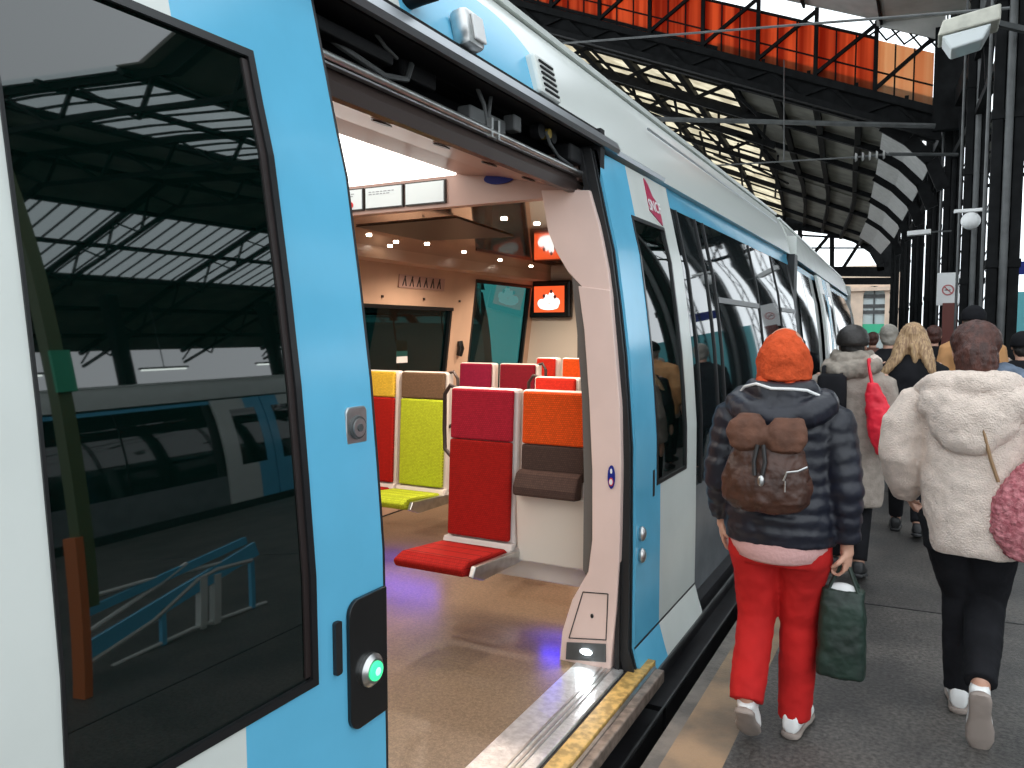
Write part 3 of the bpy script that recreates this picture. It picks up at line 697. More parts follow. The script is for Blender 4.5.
structure(m.build('trim_1', 'skirt'))
m = MB(); m.b2((-30, -20, -1.2), (40, 90, -1.05)); structure(m.build('floor_trackbed', 'ballast'))
m = MB(); m.b2((13.4, -10, -1.0), (18.3, 40, -.02)); m.b2((20.5, -10, -1.0), (26, 40, -.02)); m.b2((-6.75, -10, -1.05), (-5.0, 40, -.02)); structure(m.build('floor_platforms', 'asphalt'))

# ------------------------------------------------------------------ station roof over the train (left of the columns)
SL = .415; ZE = 6.1
def rz_(x, y): return ZE + (colx(max(y, 18))-.41 and 0) + (colx(y)-.4-x)*SL
def RP(y, s, dz=0):   # s metres horizontally to the left of the eave
    x = colx(y)-.4-s; return V((x, y, ZE+s*SL+dz))
ys = [18, 20.2, 22.5, 24.8, 27, 30, 33, 36, 38, 42, 46]
G0 = 4.4
m = MB()
for a, b_ in zip(ys, ys[1:]):
    m.quad(RP(a, 0, .12), RP(a, G0, .12), RP(b_, G0, .12), RP(b_, 0, .12))
    m.quad(RP(a, 11, .12), RP(a, 14, .12), RP(b_, 14, .12), RP(b_, 11, .12))
o = m.build('ceiling', 'deck'); structure(o)
sd = o.modifiers.new('thick', 'SOLIDIFY'); sd.thickness = .05
m = MB()
for a, b_ in zip(ys, ys[1:]): m.quad(RP(a, G0, .12), RP(a, 11, .12), RP(b_, 11, .12), RP(b_, G0, .12))
o = m.build('ceiling_glazing', 'skyglass'); structure(o)
for k, s_ in enumerate((.5, 1.45, 2.4, 3.35, 4.4, 5.9, 7.4, 8.9, 10.6)):
    m = MB()
    for a, b_ in zip(ys, ys[1:]): m.beam(RP(a, s_, 0), RP(b_, s_, 0), .15, .20)
    structure(m.build('purlin', 'iron'))
for i, y in enumerate((20.4, 23.2, 26.6, 30.8, 36, 42)):
    m = MB(); dp = .75
    m.beam(RP(y, -.2, -.04), RP(y, 14, -.04), .20, .16)
    if i in (0, 1, 2):
        m.beam(RP(y, 3.6, -dp), RP(y, 11, -dp), .10, .12)
        for k in range(8): m.beam(RP(y, 3.6+k*.95, -.1 if k % 2 else -dp), RP(y, 3.6+(k+1)*.95, -dp if k % 2 else -.1), .08, .08)
    structure(m.build('rafter', 'iron'))
# glazing bars over the glazed part
m = MB()
for a, b_ in zip(ys, ys[1:]):
    n = 2
    for k in range(n):
        y = a+(b_-a)*k/n; m.beam(RP(y, G0, .06), RP(y, 11, .06), .05, .07)
structure(m.build('glazing_bars', 'iron'))
m = MB()
for k in range(5):
    for (a, b_) in ((22.5, 27), (27, 33)):
        m.beam(RP(a, 3.8+k*1.3, -.3), RP(b_, 4.4+k*1.3, -.9), .07, .07); m.beam(RP(a, 4.6+k*1.3, -.9), RP(b_, 3.9+k*1.3, -.2), .06, .06)
structure(m.build('wind_bracing', 'iron'))
# curved grey gusset panels where the roof meets the columns
gy = (18.5, 21.2, 24.4, 28.4, 33.5, 40)
def gprof(y, o=0): x = colx(y); return [V((x-.18+o, y, 4.55)), V((x-.42+o, y, 5.15)), V((x-.85+o, y, 5.62)), V((x-1.35+o, y, 5.98+o))]
for y, y2 in zip(gy, gy[1:]):
    m = MB(); a = gprof(y)
    for q, r_ in zip(a, a[1:]): m.beam(q, r_, .10, .26)
    structure(m.build('roof_bracket', 'iron'))
    A = gprof(y+.12); B = gprof(y2-.35)
    m = MB(); e1 = (A[1]*.7+A[2]*.3); e2 = (B[1]*.7+B[2]*.3)
    m.prism([A[1], A[2], A[3], B[3], B[2], B[1]], (.03, 0, .03)); structure(m.build('bracket_panel', 'plategrey'))

# ---- orange glazed screen, on the plane y = 18
YG = 18.0
def G(x, dz=0): return V((x, YG, 6.10-(x+.0)*SL+dz))
BL = lambda x: 6.10-x*.415     # bottom line of the screen
m = MB(); xr = .15
m.prism([(xr, YG-.15, BL(xr)), (-13, YG-.15, BL(-13)), (-13, YG-.15, BL(-13)-.16), (xr, YG-.15, BL(xr)-.16)], (0, .3, 0), 0)
for k in range(20):
    x = -.1-k*.62; m.beam((x, YG, BL(x)-.1), (x-.62, YG, BL(x-.62)-.5), .05, .06) if k % 2 else m.beam((x, YG, BL(x)-.5), (x-.62, YG, BL(x-.62)-.1), .05, .06)
m.prism([(xr, YG-.1, BL(xr)-.46), (-13, YG-.1, BL(-13)-.46), (-13, YG-.1, BL(-13)-.58), (xr, YG-.1, BL(xr)-.60)], (0, .2, 0))
m.prism([(xr, YG+.05, BL(xr)-.1), (-13, YG+.05, BL(-13)-.1), (-13, YG+.05, BL(-13)-.5), (xr, YG+.05, BL(xr)-.5)], (0, .05, 0))
structure(m.build('beam_girder', 'iron'))
xs = [on_y(u, 60, YG).x for u in (934, 876, 816, 758, 703, 650, 600, 552)]
xs += [xs[-1]-1.15*k for k in range(1, 6)]
TOPH = lambda x: 1.85+max(0, -x-3)*.09
scr = thing('glazed_screen', 'long orange sheeted screen with black diagonal bracing high above the train', 'screen wall', (xs[-1], YG, 6))
def TZ(x): return BL(x)+1.06
for i, (a, b_) in enumerate(zip(xs, xs[1:])):
    m = MB(); fa = TZ(a); fb = TZ(b_)
    m.prism([(a, YG, BL(a)), (b_, YG, BL(b_)), (b_, YG, fb), (a, YG, fa)], (0, .02, 0)); m.build('sheet', 'orangepale' if i == 0 else 'orange', scr)
    m = MB(); m.beam((b_, YG-.06, BL(b_)), (b_, YG-.06, fb+.36), .08, .08); m.build('post', 'iron', scr)
    m = MB(); m.beam((b_, YG-.06, BL(b_)+.05), (a, YG-.06, fa+.30), .07, .07); m.build('brace', 'iron', scr)
    m = MB()
    for q in (.33, .66):
        x = a+(b_-a)*q; m.beam((x, YG-.02, BL(x)), (x, YG-.02, TZ(x)), .025, .03)
    m.beam((a, YG-.02, BL(a)+.42), (b_, YG-.02, BL(b_)+.42), .03, .03)
    m.build('glazing_bar', 'iron', scr)
m = MB()
for a, b_ in zip(xs[1:], xs[2:]): m.beam((a, YG-.03, TZ(a)+.02), (b_, YG-.03, TZ(b_)+.02), .05, .05)
m.build('top_rail', 'iron', scr)
# upper roof in front of the screen
def UZ(x): return BL(x)+1.40
m = MB(); m.prism([(.9, 12.5, UZ(-.9)-.1), (-.9, 12.5, UZ(-.9)), (-13, 12.5, UZ(-13)), (-13, 12.5, UZ(-13)+.08), (-.9, 12.5, UZ(-.9)+.08), (.9, 12.5, UZ(-.9))], (0, 5.35, 0))
structure(m.build('ceiling_upper', 'deckgrey'))
for k in range(8):
    m = MB(); x = -1-k*1.5; m.beam((x, 12.5, UZ(x)-.04), (x, 17.85, UZ(x)-.04), .05, .08); structure(m.build('purlin', 'iron'))
for y in (13, 15.5):
    m = MB(); m.beam((-.9, y, UZ(-.9)-.08), (-13, y, UZ(-13)-.08), .08, .10); structure(m.build('rafter', 'iron'))
m = MB(); x1_ = xs[1]
m.prism([(x1_, YG-.15, TZ(x1_)+.24), (.15, YG-.15, TZ(.15)+.24), (.15, YG-.15, UZ(-.9)+.02), (-.9, YG-.15, UZ(-.9)+.02), (x1_, YG-.15, UZ(x1_)+.02)], (0, .06, 0)); structure(m.build('ceiling_fascia', 'deckgrey'))
# curved fascia closing the upper roof to the columns
m = MB(); m.prism([(-.02, YG-.2, 5.6), (-.02, YG-.2, 7.6), (.9, YG-.2, 7.6), (.9, YG-.2, 5.6)], (0, .2, 0)); structure(m.build('beam_post', 'iron'))
m = MB()
for k in range(4):
    x = .1-k*.33; m.beam((x, YG-.1, TZ(x)), (x-.35, YG-.1, TZ(x-.35)+.35), .03, .03); m.beam((x-.35, YG-.1, TZ(x-.35)), (x, YG-.1, TZ(x)+.35), .03, .03)
structure(m.build('lattice_strip', 'iron'))

# ---- far gable with glazed arch, beam and building
YE = 46.0
m = MB()
def e_(u, v, y=YE): return on_y(u, v, y)
arch = [(742, 268), (760, 240), (775, 229), (800, 227), (830, 231), (855, 239), (872, 250), (880, 264), (881, 271)]
for a, b_ in zip(arch, arch[1:]): m.beam(e_(*a), e_(*b_), .35, .35)
m.beam(e_(700, 270), e_(896, 272), .35, .5); m.beam(e_(700, 282), e_(896, 281), .3, .35)
for u, v0 in ((800, 227), (832, 232), ): m.beam(e_(u, v0), e_(u, 270), .22, .22)
for a, b_ in (((800, 270), (830, 234)), ((770, 262), (798, 240)), ((842, 270), (860, 242))): m.beam(e_(*a), e_(*b_), .16, .16)
m.beam(e_(760, 248), e_(880, 248), .08, .08); m.beam(e_(775, 234), e_(850, 238), .1, .1)
structure(m.build('wall_far_gable', 'iron'))
# dark infill between the far gable arch and the roof
m = MB(); up_ = [(905, 272), (905, 225), (860, 218), (800, 205), (740, 190), (700, 190), (700, 270), (742, 268)]
m.prism([e_(u, v, YE+.2) for u, v in list(reversed(arch))+[(700, 270), (700, 180), (760, 196), (830, 214), (900, 236), (905, 272)]], (0, .1, 0)); structure(m.build('wall_far_infill', 'iron'))
m = MB()
YB = 58.0
b0 = e_(800, 285, YB); b1 = e_(892, 285, YB)
def bp_(u, v): return e_(u, v, YB)
zt = b0.z; xa, xb = b0.x, b1.x
ac = bp_(874, 300); aw = (bp_(885, 300).x-bp_(863, 300).x)/2; ar = aw
x0, x1 = ac.x-aw, ac.x+aw; zs_ = bp_(874, 296).z
bld = thing('station_building', 'beige stone building with an arched window beyond the far end of the platform', 'building', (ac.x, YB, 0))
zt2 = zt+1.2
m.b2((xa-6, YB, -1), (x0, YB+.5, zt2)); m.b2((x1, YB, -1), (xb+1, YB+.5, zt2))
n = 12; prev = None
poly = [(x0, YB, zs_)]+[(ac.x-aw*math.cos(math.pi*k/n), YB, zs_+aw*math.sin(math.pi*k/n)) for k in range(1, n)]+[(x1, YB, zs_), (x1, YB, zt2), (x0, YB, zt2)]
m.prism(poly, (0, .5, 0)); m.build('facade', 'beige', bld)
m = MB(); m.b2((x0, YB+.3, -1), (x1, YB+.34, zs_+aw)); wn = m.build('window', 'winpane', bld)
m = MB(); m.beam((ac.x, YB+.25, 0), (ac.x, YB+.25, zs_+aw), .12, .1)
for z in (bp_(874, 312).z, bp_(874, 306).z, zs_): m.beam((x0, YB+.25, z), (x1, YB+.25, z), .1, .25)
m.build('glazing_bars', 'irongrey', wn)
m = MB(); m.b2((x0, YB+.1, bp_(874, 333).z), (x1, YB+.2, bp_(874, 324).z)); m.build('shop_sign', 'greensign', bld)
m = MB(); m.beam((xa-6, YB-.1, zt-.4), (xb+1, YB-.1, zt-.4), .3, .25); m.build('cornice', 'beige', bld)

# ------------------------------------------------------------------ columns
CY = [(11.3, 1000, .34), (15, 970, .34), (18.5, 948, .34), (22.5, 930, .34), (27, 915, .34), (33, 903, .34), (38, 893, .34)]
wh = ['nearest the camera, with a pale conduit up its face', 'second from the camera, behind the box lamp', 'third from the camera, carrying the no smoking board',
      'fourth from the camera, behind the no smoking board', 'fifth from the camera in the receding row', 'sixth from the camera in the receding row', 'last in the receding row, next to the beige building']
for i, (y, u, w) in enumerate(CY):
    x = on_y(u, 331, y).x
    c = thing('iron_column', 'tall black iron column, '+wh[i], 'column', (x, y, 0), 0, 'iron columns along the platform')
    H_ = 9.0 if i < 3 else 6.4
    m = MB(); m.b2((-.17, -.02, 0), (-.06, .14, H_)); m.b2((.06, -.02, 0), (.17, .14, H_)); m.b2((-.17, .05, 0), (.17, .09, H_)); m.build('shaft', 'iron', c, local=True)
    m = MB(); m.b2((-.22, -.12, 0), (.22, .24, .5), bev=.02); m.b2((-.20, -.08, .5), (.20, .2, .58), bev=.02); m.build('base', 'iron', c, local=True)
    m = MB(); m.cyl((0, -.05, .3), (0, -.05, H_), .045, seg=12); m.build('downpipe', 'irongrey' if i in (0, 1) else 'iron', c, local=True, smooth=True)  # lighter pipe colour on the nearest columns stands in for their highlight
    m = MB(); m.b2((-.24, -.06, H_-.25), (.24, .2, H_), bev=.02); m.build('capital', 'iron', c, local=True)
    m = MB(); 
    for z in (2.4, 4.2, 5.6): m.b2((-.185, -.04, z), (.185, .15, z+.10))
    m.build('collar', 'iron', c, local=True)
    if i < 3:
        m = MB(); m.cyl((-.22, 0, .4), (-.22, 0, H_), .02, seg=8); m.build('cable_pipe', 'irongrey', c, local=True)
# second line of thinner lattice columns just behind, right side
for i, (y, u) in enumerate(((13, 984), (17, 958), (21, 940))):
    x = on_y(u, 331, y).x; z1 = 8.5
    c = thing('lattice_post', ['thin lattice post standing between the first two iron columns', 'thin lattice post right of the no smoking board', 'thin lattice post left of the no smoking board'][i], 'post', (x, y, 0))
    m = MB(); m.b2((-.07, 0, 0), (-.045, .04, z1)); m.b2((.045, 0, 0), (.07, .04, z1)); m.build('upright', 'iron', c, local=True)
    m = MB(); n = 26
    for k in range(n): m.beam((-.06*(-1)**k, .02, z1*k/n), (.06*(-1)**k, .02, z1*(k+1)/n), .015, .015)
    m.build('lacing', 'iron', c, local=True)
# beam along the column heads
m = MB(); pts = [V((on_y(u, 331, y).x+.0, y+.06, 6.2)) for y, u, w in CY]
for a, b_ in zip(pts, pts[1:]):
    m.beam(a, b_, .2, .35); m.beam(a-V((0, 0, 1.0)), b_-V((0, 0, 1.0)), .12, .12)
    d = b_-a
    for k in range(6): m.beam(a+d*(k/6)-V((0, 0, 0 if k % 2 else 1)), a+d*((k+1)/6)-V((0, 0, 1 if k % 2 else 0)), .06, .06)
structure(m.build('beam_valley', 'iron'))
m = MB(); m.beam(pts[0]+V((0, -16, .6)), pts[0]+V((0, 0, .6)), .25, .4); structure(m.build('beam_valley_near', 'iron'))

# ------------------------------------------------------------------ roof to the right of the columns (also mirrored in the windows)
def RR(x, dz=0): return (6.6+(x-1.2)*.30 if x < 11 else 6.6+9.8*.30-(x-11)*.30)+dz
X0 = 1.25
bands = [(X0, 4.0, 0), (4.0, 7.4, 1), (7.4, 12.6, 0), (12.6, 16.6, 1), (16.6, 22, 0)]
m = MB(); g = MB()
for a, b_, gl in bands:
    seq = [a, 11, b_] if a < 11 < b_ else [a, b_]
    for p, q in zip(seq, seq[1:]):
        (g if gl else m).prism([(p, 6.0, RR(p, .1)), (q, 6.0, RR(q, .1)), (q, 6.0, RR(q, .14)), (p, 6.0, RR(p, .14))], (0, 24, 0))
structure(m.build('ceiling_right', 'deck')); structure(g.build('ceiling_right_glazing', 'clearglass'))
for y in [6.2, 9, 12, 16, 20, 24, 28]:
    m = MB()
    for p, q in ((X0, 11), (11, 22)):
        m.beam((p, y, RR(p)), (q, y, RR(q)), .12, .16)
    lo_ = lambda x: RR(x, -.9 if 2 < x < 21 else -.4)
    k = 0; x = X0
    while x < 21.5:
        x2 = x+.8; m.beam((x, y, RR(x) if k % 2 else lo_(x)), (x2, y, lo_(x2) if k % 2 else RR(x2)), .05, .05); x = x2; k += 1
    m.beam((X0, y, lo_(2.1)), (11, y, lo_(11)), .09, .1); m.beam((11, y, lo_(11)), (22, y, lo_(20.9)), .09, .1)
    structure(m.build('roof_truss', 'iron'))
m = MB()
for a, b_, gl in bands:
    if gl:
        for k in range(54):
            y = 6.1+k*.44; m.beam((a, y, RR(a, .06)), (b_, y, RR(b_, .06)), .035, .05)
structure(m.build('glazing_bars', 'iron'))
for x in (2.5, 4.0, 5.7, 7.4, 9, 11, 12.6, 14.6, 16.6, 18.5, 20.5):
    m = MB(); m.beam((x, 6.0, RR(x)), (x, 30, RR(x)), .09, .16); structure(m.build('purlin', 'iron'))
# long dark side beam with fluorescent tubes over the far platform
for i, (x, y) in enumerate(((15.5, 10), (15.5, 14), (15.5, 18), (15.5, 22))):
    t_ = thing('tube_lamp', 'white tube lamp hung over the far platform, mirrored in the near door window', 'lamp', (x, y, 4.3), 0, 'tube lamps over the far platform')
    m = MB(); m.cyl((0, -.7, 0), (0, .7, 0), .03, seg=8); m.build('tube', mat('tube_glow_%d' % i, (1, 1, 1), .4, emit=(.9, 1, .95), estr=5), t_, local=True)
    m = MB(); m.beam((0, -.75, .06), (0, .75, .06), .1, .06); m.cyl((0, 0, .06), (0, 0, 2.4), .015, seg=6); m.build('housing', 'irongrey', t_, local=True)
m = MB(); m.b2((24, -10, -1), (24.4, 40, 4.2)); structure(m.build('wall_right', 'distant'))
for i, y in enumerate((7, 12, 17, 22, 27)):
    m = MB(); m.b2((14.4, y, 0), (14.7, y+.3, 6.6)); m.b2((14.3, y-.1, 0), (14.8, y+.4, .5)); o = m.build('iron_column', 'iron')
    tag(o, 'dark square column on the far platform, seen mirrored in the door windows', 'column', 'iron columns on the far platform')

# ---- stair railing on the platform (mirrored in the near window)
sr = thing('stair_railing', 'blue and white stair railing mirrored low in the near door window', 'railing', (1.6, 2.6, 0))
def mir(u, v, xr):            # a point at x = xr whose mirror image in the door glass falls on pixel u, v
    q = on_x(u, v, -2.36-xr); return V((xr, q.y, q.z))
XS = 1.6
def rail(mb, L, r):
    mb.tube([mir(u, v, XS) for u, v in L], r, 8)
m = MB(); m.beam(mir(70, 606, XS), mir(245, 500, XS), .03, .12); m.build('side_rail', 'blue', sr)
m = MB(); m.beam(mir(60, 560, XS), mir(235, 488, XS), .03, .06); m.build('upper_rail', 'blue', sr)
m = MB(); rail(m, [(62, 538), (130, 524), (245, 508)], .014); m.build('handrail', 'pale', sr, smooth=True)
m = MB(); rail(m, [(68, 584), (150, 528), (175, 508)], .018); m.build('handrail', 'pale', sr, smooth=True)
m = MB(); rail(m, [(70, 622), (140, 575), (185, 530), (205, 520), (240, 514)], .022); m.build('handrail', 'pale', sr, smooth=True)
m = MB(); rail(m, [(100, 626), (180, 592), (255, 570)], .015); m.build('lower_rail', 'pale', sr, smooth=True)
for u0 in (190, 204):
    m = MB(); a = mir(u0, 526, XS); b_ = mir(u0, 590, XS); m.beam(a, b_, .05, .05); m.beam(V((a.x, a.y, 0)), a, .03, .03); m.build('post', 'pale', sr)
for u0, v0 in ((72, 606), (150, 560), (240, 514)):
    m = MB(); a = mir(u0, v0, XS); m.beam(V((a.x, a.y, 0)), a, .03, .03); m.build('post', 'blue', sr)
po = thing('enamel_post', 'olive green post with an orange foot, mirrored at the edge of the door window', 'post', (1.3, mir(80, 500, 1.3).y, 0))
a = mir(80, 500, 1.3); m = MB(); m.b2((1.25, a.y-.07, .55), (1.33, a.y-.0, 3.6)); m.build('shaft', mat('olive_paint', (.10, .13, .05), .5), po)
m = MB(); m.b2((1.24, a.y-.10, 0), (1.34, a.y-.06, 1.0)); m.build('orange_plate', mat('orange_enamel', (.62, .16, .04), .5), po)
m = MB(); m.b2((1.23, a.y-.08, 1.85), (1.25, a.y+.02, 2.1)); m.build('green_plate', 'greensign', po)

# ------------------------------------------------------------------ lamps, signs, wires
lm = thing('box_lamp', 'large grey white box lamp bracketed to the nearest iron column', 'lamp', (on_y(968, 35, 10.4).x, 10.4, on_y(968, 35, 10.4).z))
q0, q1, q2, q3 = on_y(938, 22, 10.4), on_y(1000, 12, 10.4), on_y(1000, 34, 10.4), on_y(938, 36, 10.4)
zc = (q0.z+q2.z)/2; xl, xr_ = q0.x, q1.x
m = MB(); m.prism([(xl, 10.2, zc-.10), (xr_, 10.2, zc-.02), (xr_, 10.2, zc+.15), (xl+.05, 10.2, zc+.07)], (0, .45, 0)); m.build('housing', mat('lamp_housing', (.50, .49, .42), .5, var=.1), lm, bevel=.02)
m = MB(); m.prism([(xl+.04, 10.22, zc-.10), (xl+.14, 10.24, zc-.26), (xr_-.16, 10.24, zc-.20), (xr_-.08, 10.22, zc-.04)], (0, .4, 0)); m.build('diffuser', mat('lamp_diffuser', (.62, .66, .66), .25, coat=.3), lm, bevel=.02)
m = MB(); m.beam((xr_-.1, 10.45, zc+.05), (xr_+.5, 11.2, zc+.05), .06, .06); m.build('bracket', 'irongrey', lm)
def small_lamp(u, v, y, w, label, rnd=False):
    p = on_y(u, v, y); l = thing('platform_lamp', label, 'lamp', p)
    m = MB()
    if rnd: m.ell((0, 0, -.14), (w*.35, w*.35, w*.35)); m.b2((-w*.6, -.05, 0), (w*.6, .05, .05))
    else: m.prism([(-w/2, 0, -.06), (w/2, 0, -.04), (w/2, 0, .05), (-w/2, 0, .03)], (0, .2, 0))
    m.build('housing', 'white', l, local=True, bevel=.008)
    m = MB(); m.beam((w/2, .1, 0), (w/2+.35, .3, .02), .03, .03); m.build('bracket', 'irongrey', l, local=True)
small_lamp(919, 232, 17.5, .42, 'small white box lamp on the thin post left of the columns')
small_lamp(971, 212, 14.5, .40, 'small round lamp under a pale bar between the big columns', True)
sg = thing('no_smoking_sign', 'white no smoking board on the third iron column', 'sign', on_y(948, 289, 18.1))
m = MB(); m.b2((-.20, 0, -.33), (.20, .03, .33), bev=.008); m.build('board', 'white', sg, local=True)
m = MB(); n = 24
m.rings([[V((a*math.cos(t), y, a*math.sin(t)-.02)) for a, y in ((.11, 0), (.11, -.012), (.085, -.012), (.085, 0))] for t in [2*math.pi*k/n for k in range(n)]], False, close=True)
m.beam((-.075, -.008, .055), (.075, -.008, -.095), .02, .02, up=(0, 1, 0)); m.build('prohibition_ring', mat('dull_red', (.45, .12, .12), .5), sg, local=True)
m = MB(); m.b2((-.06, -.006, -.03), (.05, 0, -.01)); m.build('cigarette', 'bezel', sg, local=True)
p = on_y(949, 331, 18.0); m = MB(); m.b2((p.x-.13, 17.95, 0), (p.x+.13, 18.15, on_y(949, 303, 18).z)); tag(m.build('red_post', 'redpost'), 'dark red board standing under the no smoking sign', 'post')
# cyan panel and blue sign at the right edge
p0, p1 = on_y(1010, 350, 24), on_y(1060, 262, 24)
m = MB(); m.b2((p0.x, 24, 0), (p1.x+3, 24.1, on_y(1010, 292, 24).z)); tag(m.build('cyan_hoarding', 'cyan'), 'pale cyan hoarding at the right edge behind the columns', 'hoarding')
p = on_y(1019, 268, 20); m = MB(); m.b2((p.x-.12, 20, p.z-.14), (p.x+.9, 20.06, p.z+.14), bev=.01); m.b2((p.x+.1, 20, p.z+.1), (p.x+.13, 20.04, 6.5)); tag(m.build('blue_sign', 'bluesign'), 'dark blue hanging platform sign at the right edge', 'sign')
# wires
def wire(a, b_, r, label, name='overhead_wire'):
    m = MB(); m.cyl(a, b_, r, seg=6); o = m.build(name, 'irongrey'); return tag(o, label, 'wire')
wire(on_y(555, 44, 14), on_y(1010, 8, 10.8), .018, 'thin grey stay wire crossing in front of the orange screen')
wire(on_y(784, 60, 17.7), on_y(784, 161, 15), .012, 'vertical wire hanging down in front of the dark roof')
wire(on_y(640, 170, 15), on_y(858, 157, 15), .015, 'pale contact wire stay leading to the ribbed insulator')
wire(on_y(610, 118, 15.5), on_y(935, 126, 17), .05, 'dark horizontal pipe below the orange screen', 'stay_pipe')
p = on_y(870, 156, 15)
ins = thing('insulator', 'ribbed ceramic insulator on the stay reaching to the columns', 'insulator', p)
m = MB(); m.cyl((-.3, 0, 0), (.3, 0, .0), .02, seg=8); m.build('rod', 'irongrey', ins, local=True)
for k in range(5):
    m = MB(); m.tube([(-.22+k*.11-.015, 0, 0), (-.22+k*.11+.015, 0, 0)], [.08, .06], 14); m.build('shed', 'plategrey', ins, local=True)
m = MB(); m.cyl((.3, 0, 0), (1.35, 1.2, .12), .03, seg=8); m.build('arm', 'irongrey', ins, local=True)
# ------------------------------------------------------------------ people
M['skin'] = mat('skin', (.55, .30, .21), .5, var=.06)
M['orangewool'] = mat('orange_wool', (.58, .085, .028), .9, spec=.1, var=.1, vscale=40, bump=.5, bscale=120)
M['navy'] = mat('navy_nylon', (.008, .009, .017), .42, var=.2, vscale=6, bump=.15, bscale=40)
M['redtrousers'] = mat('red_trousers', (.45, .014, .013), .8, spec=.2, var=.12, vscale=6, bump=.3, bscale=25)
M['pinkknit'] = mat('pink_knit', (.62, .36, .34), .9, spec=.1, bump=.4, bscale=80)
M['shoewhite'] = mat('white_shoe', (.78, .77, .75), .5)
M['solegrey'] = mat('grey_sole', (.28, .23, .20), .7, var=.15)
M['brownbag'] = mat('brown_leather', (.055, .021, .012), .45, var=.25, vscale=12, bump=.4, bscale=30)
M['brownflap'] = mat('tan_brown_suede', (.10, .04, .022), .8, var=.2, vscale=14, bump=.4, bscale=40)
M['tote'] = mat('green_black_tote', (.010, .025, .017), .5, var=.3, vscale=10, bump=.3, bscale=20)
M['teddy'] = mat('cream_teddy_fleece', (.74, .62, .54), .95, spec=.05, var=.06, vscale=30, bump=.9, bscale=150)
M['denim'] = mat('blue_grey_scarf', (.13, .165, .22), .9, spec=.1, var=.2, vscale=20, bump=.4, bscale=60)
M['hairbrown'] = mat('brown_hair', (.060, .017, .010), .5, var=.35, vscale=14, stretch=(3, 3, 1), bump=.6, bscale=60)
M['hairdark'] = mat('dark_hair', (.018, .014, .012), .5, var=.2, bump=.4)
M['hairblonde'] = mat('blonde_hair', (.52, .34, .18), .5, col2=(.26, .15, .08), vscale=22, stretch=(4, 4, .6), bump=.5, bscale=50)
M['hairgrey'] = mat('grey_hair', (.30, .27, .23), .6, var=.2, bump=.4)
M['blackcloth'] = mat('black_cloth', (.010, .010, .012), .85, spec=.15, var=.2, bump=.2)
M['greycoat'] = mat('grey_beige_coat', (.34, .29, .25), .95, spec=.05, var=.12, vscale=20, bump=.5, bscale=90)
M['scarfgrey'] = mat('taupe_scarf', (.30, .26, .22), .95, spec=.05, var=.2, vscale=15, bump=.4)
M['redbag'] = mat('bright_red_bag', (.80, .015, .04), .55, var=.12, vscale=8)
M['pinkfur'] = mat('pink_curly_bag', (.60, .24, .26), .95, spec=.05, col2=(.40, .12, .14), vscale=45, bump=1, bscale=90)
M['tan'] = mat('tan_jacket', (.50, .25, .10), .8, var=.1)
M['strapgold'] = mat('gold_chain', (.35, .22, .12), .4, metal=.4)
M['eyewhite'] = mat('eye_white', (.8, .8, .78), .3)

def remesh(o, vox, smooth=4, disp=0, dscale=.03):
    md = o.modifiers.new('remesh', 'REMESH'); md.mode = 'VOXEL'; md.voxel_size = vox; md.use_smooth_shade = True
    if smooth:
        s = o.modifiers.new('smooth', 'SMOOTH'); s.factor = .5; s.iterations = smooth
    if disp:
        tx = bpy.data.textures.new('cloth_noise', 'CLOUDS'); tx.noise_scale = dscale; tx.noise_depth = 3
        d = o.modifiers.new('displace', 'DISPLACE'); d.texture = tx; d.strength = disp; d.mid_level = .5; d.texture_coords = 'LOCAL'
    return o
def hand(mb, w, d, n, curl=.5, k=1.0, side=1):
    """w wrist, d direction of the hand, n palm normal (fingers curl to n); thumb on the +a side"""
    w, d, n = V(w), V(d).normalized(), V(n).normalized()
    n = (n-d*n.dot(d)).normalized(); a = d.cross(n)*side
    R = Matrix((a, n, d)).transposed()
    mb.ell(w+d*.045*k, (.040*k, .017*k, .052*k), 14, 8, R)
    mb.tube([w-d*.04, w, w+d*.03], [.026*k, .024*k, .026*k], 12)
    for i, (off, L) in enumerate(((.030, .072), (.010, .080), (-.011, .075), (-.030, .060))):
        p = w+d*.085*k+a*off*k; pts = [p-d*.03*k, p]; ang = 0; q = p; L *= k
        for j, fr in enumerate((.45, .32, .23)):
            ang += curl*(.75+.15*i*.4+.25*j)
            q = q+(d*math.cos(ang)+n*math.sin(ang))*L*fr; pts.append(q)
        mb.tube(pts, [.0088*k, .0088*k, .0082*k, .0076*k, .006*k], 8, round_ends=True)
    p = w+d*.028*k+a*.034*k
    mb.tube([p-a*.015*k, p, p+(a*.7+d*.6+n*.35).normalized()*.032*k, p+(a*.45+d*.8+n*.7).normalized()*.058*k], [.013*k, .012*k, .0105*k, .0085*k], 8, round_ends=True)
def head(mb, c, k=1.0, yaw=0, pitch=0):
    R = Matrix.Rotation(yaw, 3, 'Z') @ Matrix.Rotation(pitch, 3, 'X'); c = V(c)
    L = lambda *p: c+R@(V(p)*k)
    mb.ell(L(0, -.012, .035), (.074*k, .093*k, .088*k), 20, 14, R)
    mb.ell(L(0, .022, -.035), (.056*k, .068*k, .080*k), 18, 12, R)
    mb.tube([L(0, .088, .022), L(0, .105, -.008), L(0, .108, -.022)], [.008*k, .011*k, .013*k], 8, round_ends=True)
    mb.tube([L(-.022, .079, -.058), L(0, .087, -.056), L(.022, .079, -.058)], [.005*k, .008*k, .005*k], 8, round_ends=True)
    mb.tube([L(-.05, .066, .036), L(-.025, .084, .042), L(.025, .084, .042), L(.05, .066, .036)], [.006*k, .008*k, .008*k, .006*k], 8)
    for s in (-1, 1): mb.ell(L(s*.076, -.005, -.005), (.010*k, .020*k, .032*k), 10, 8, R)
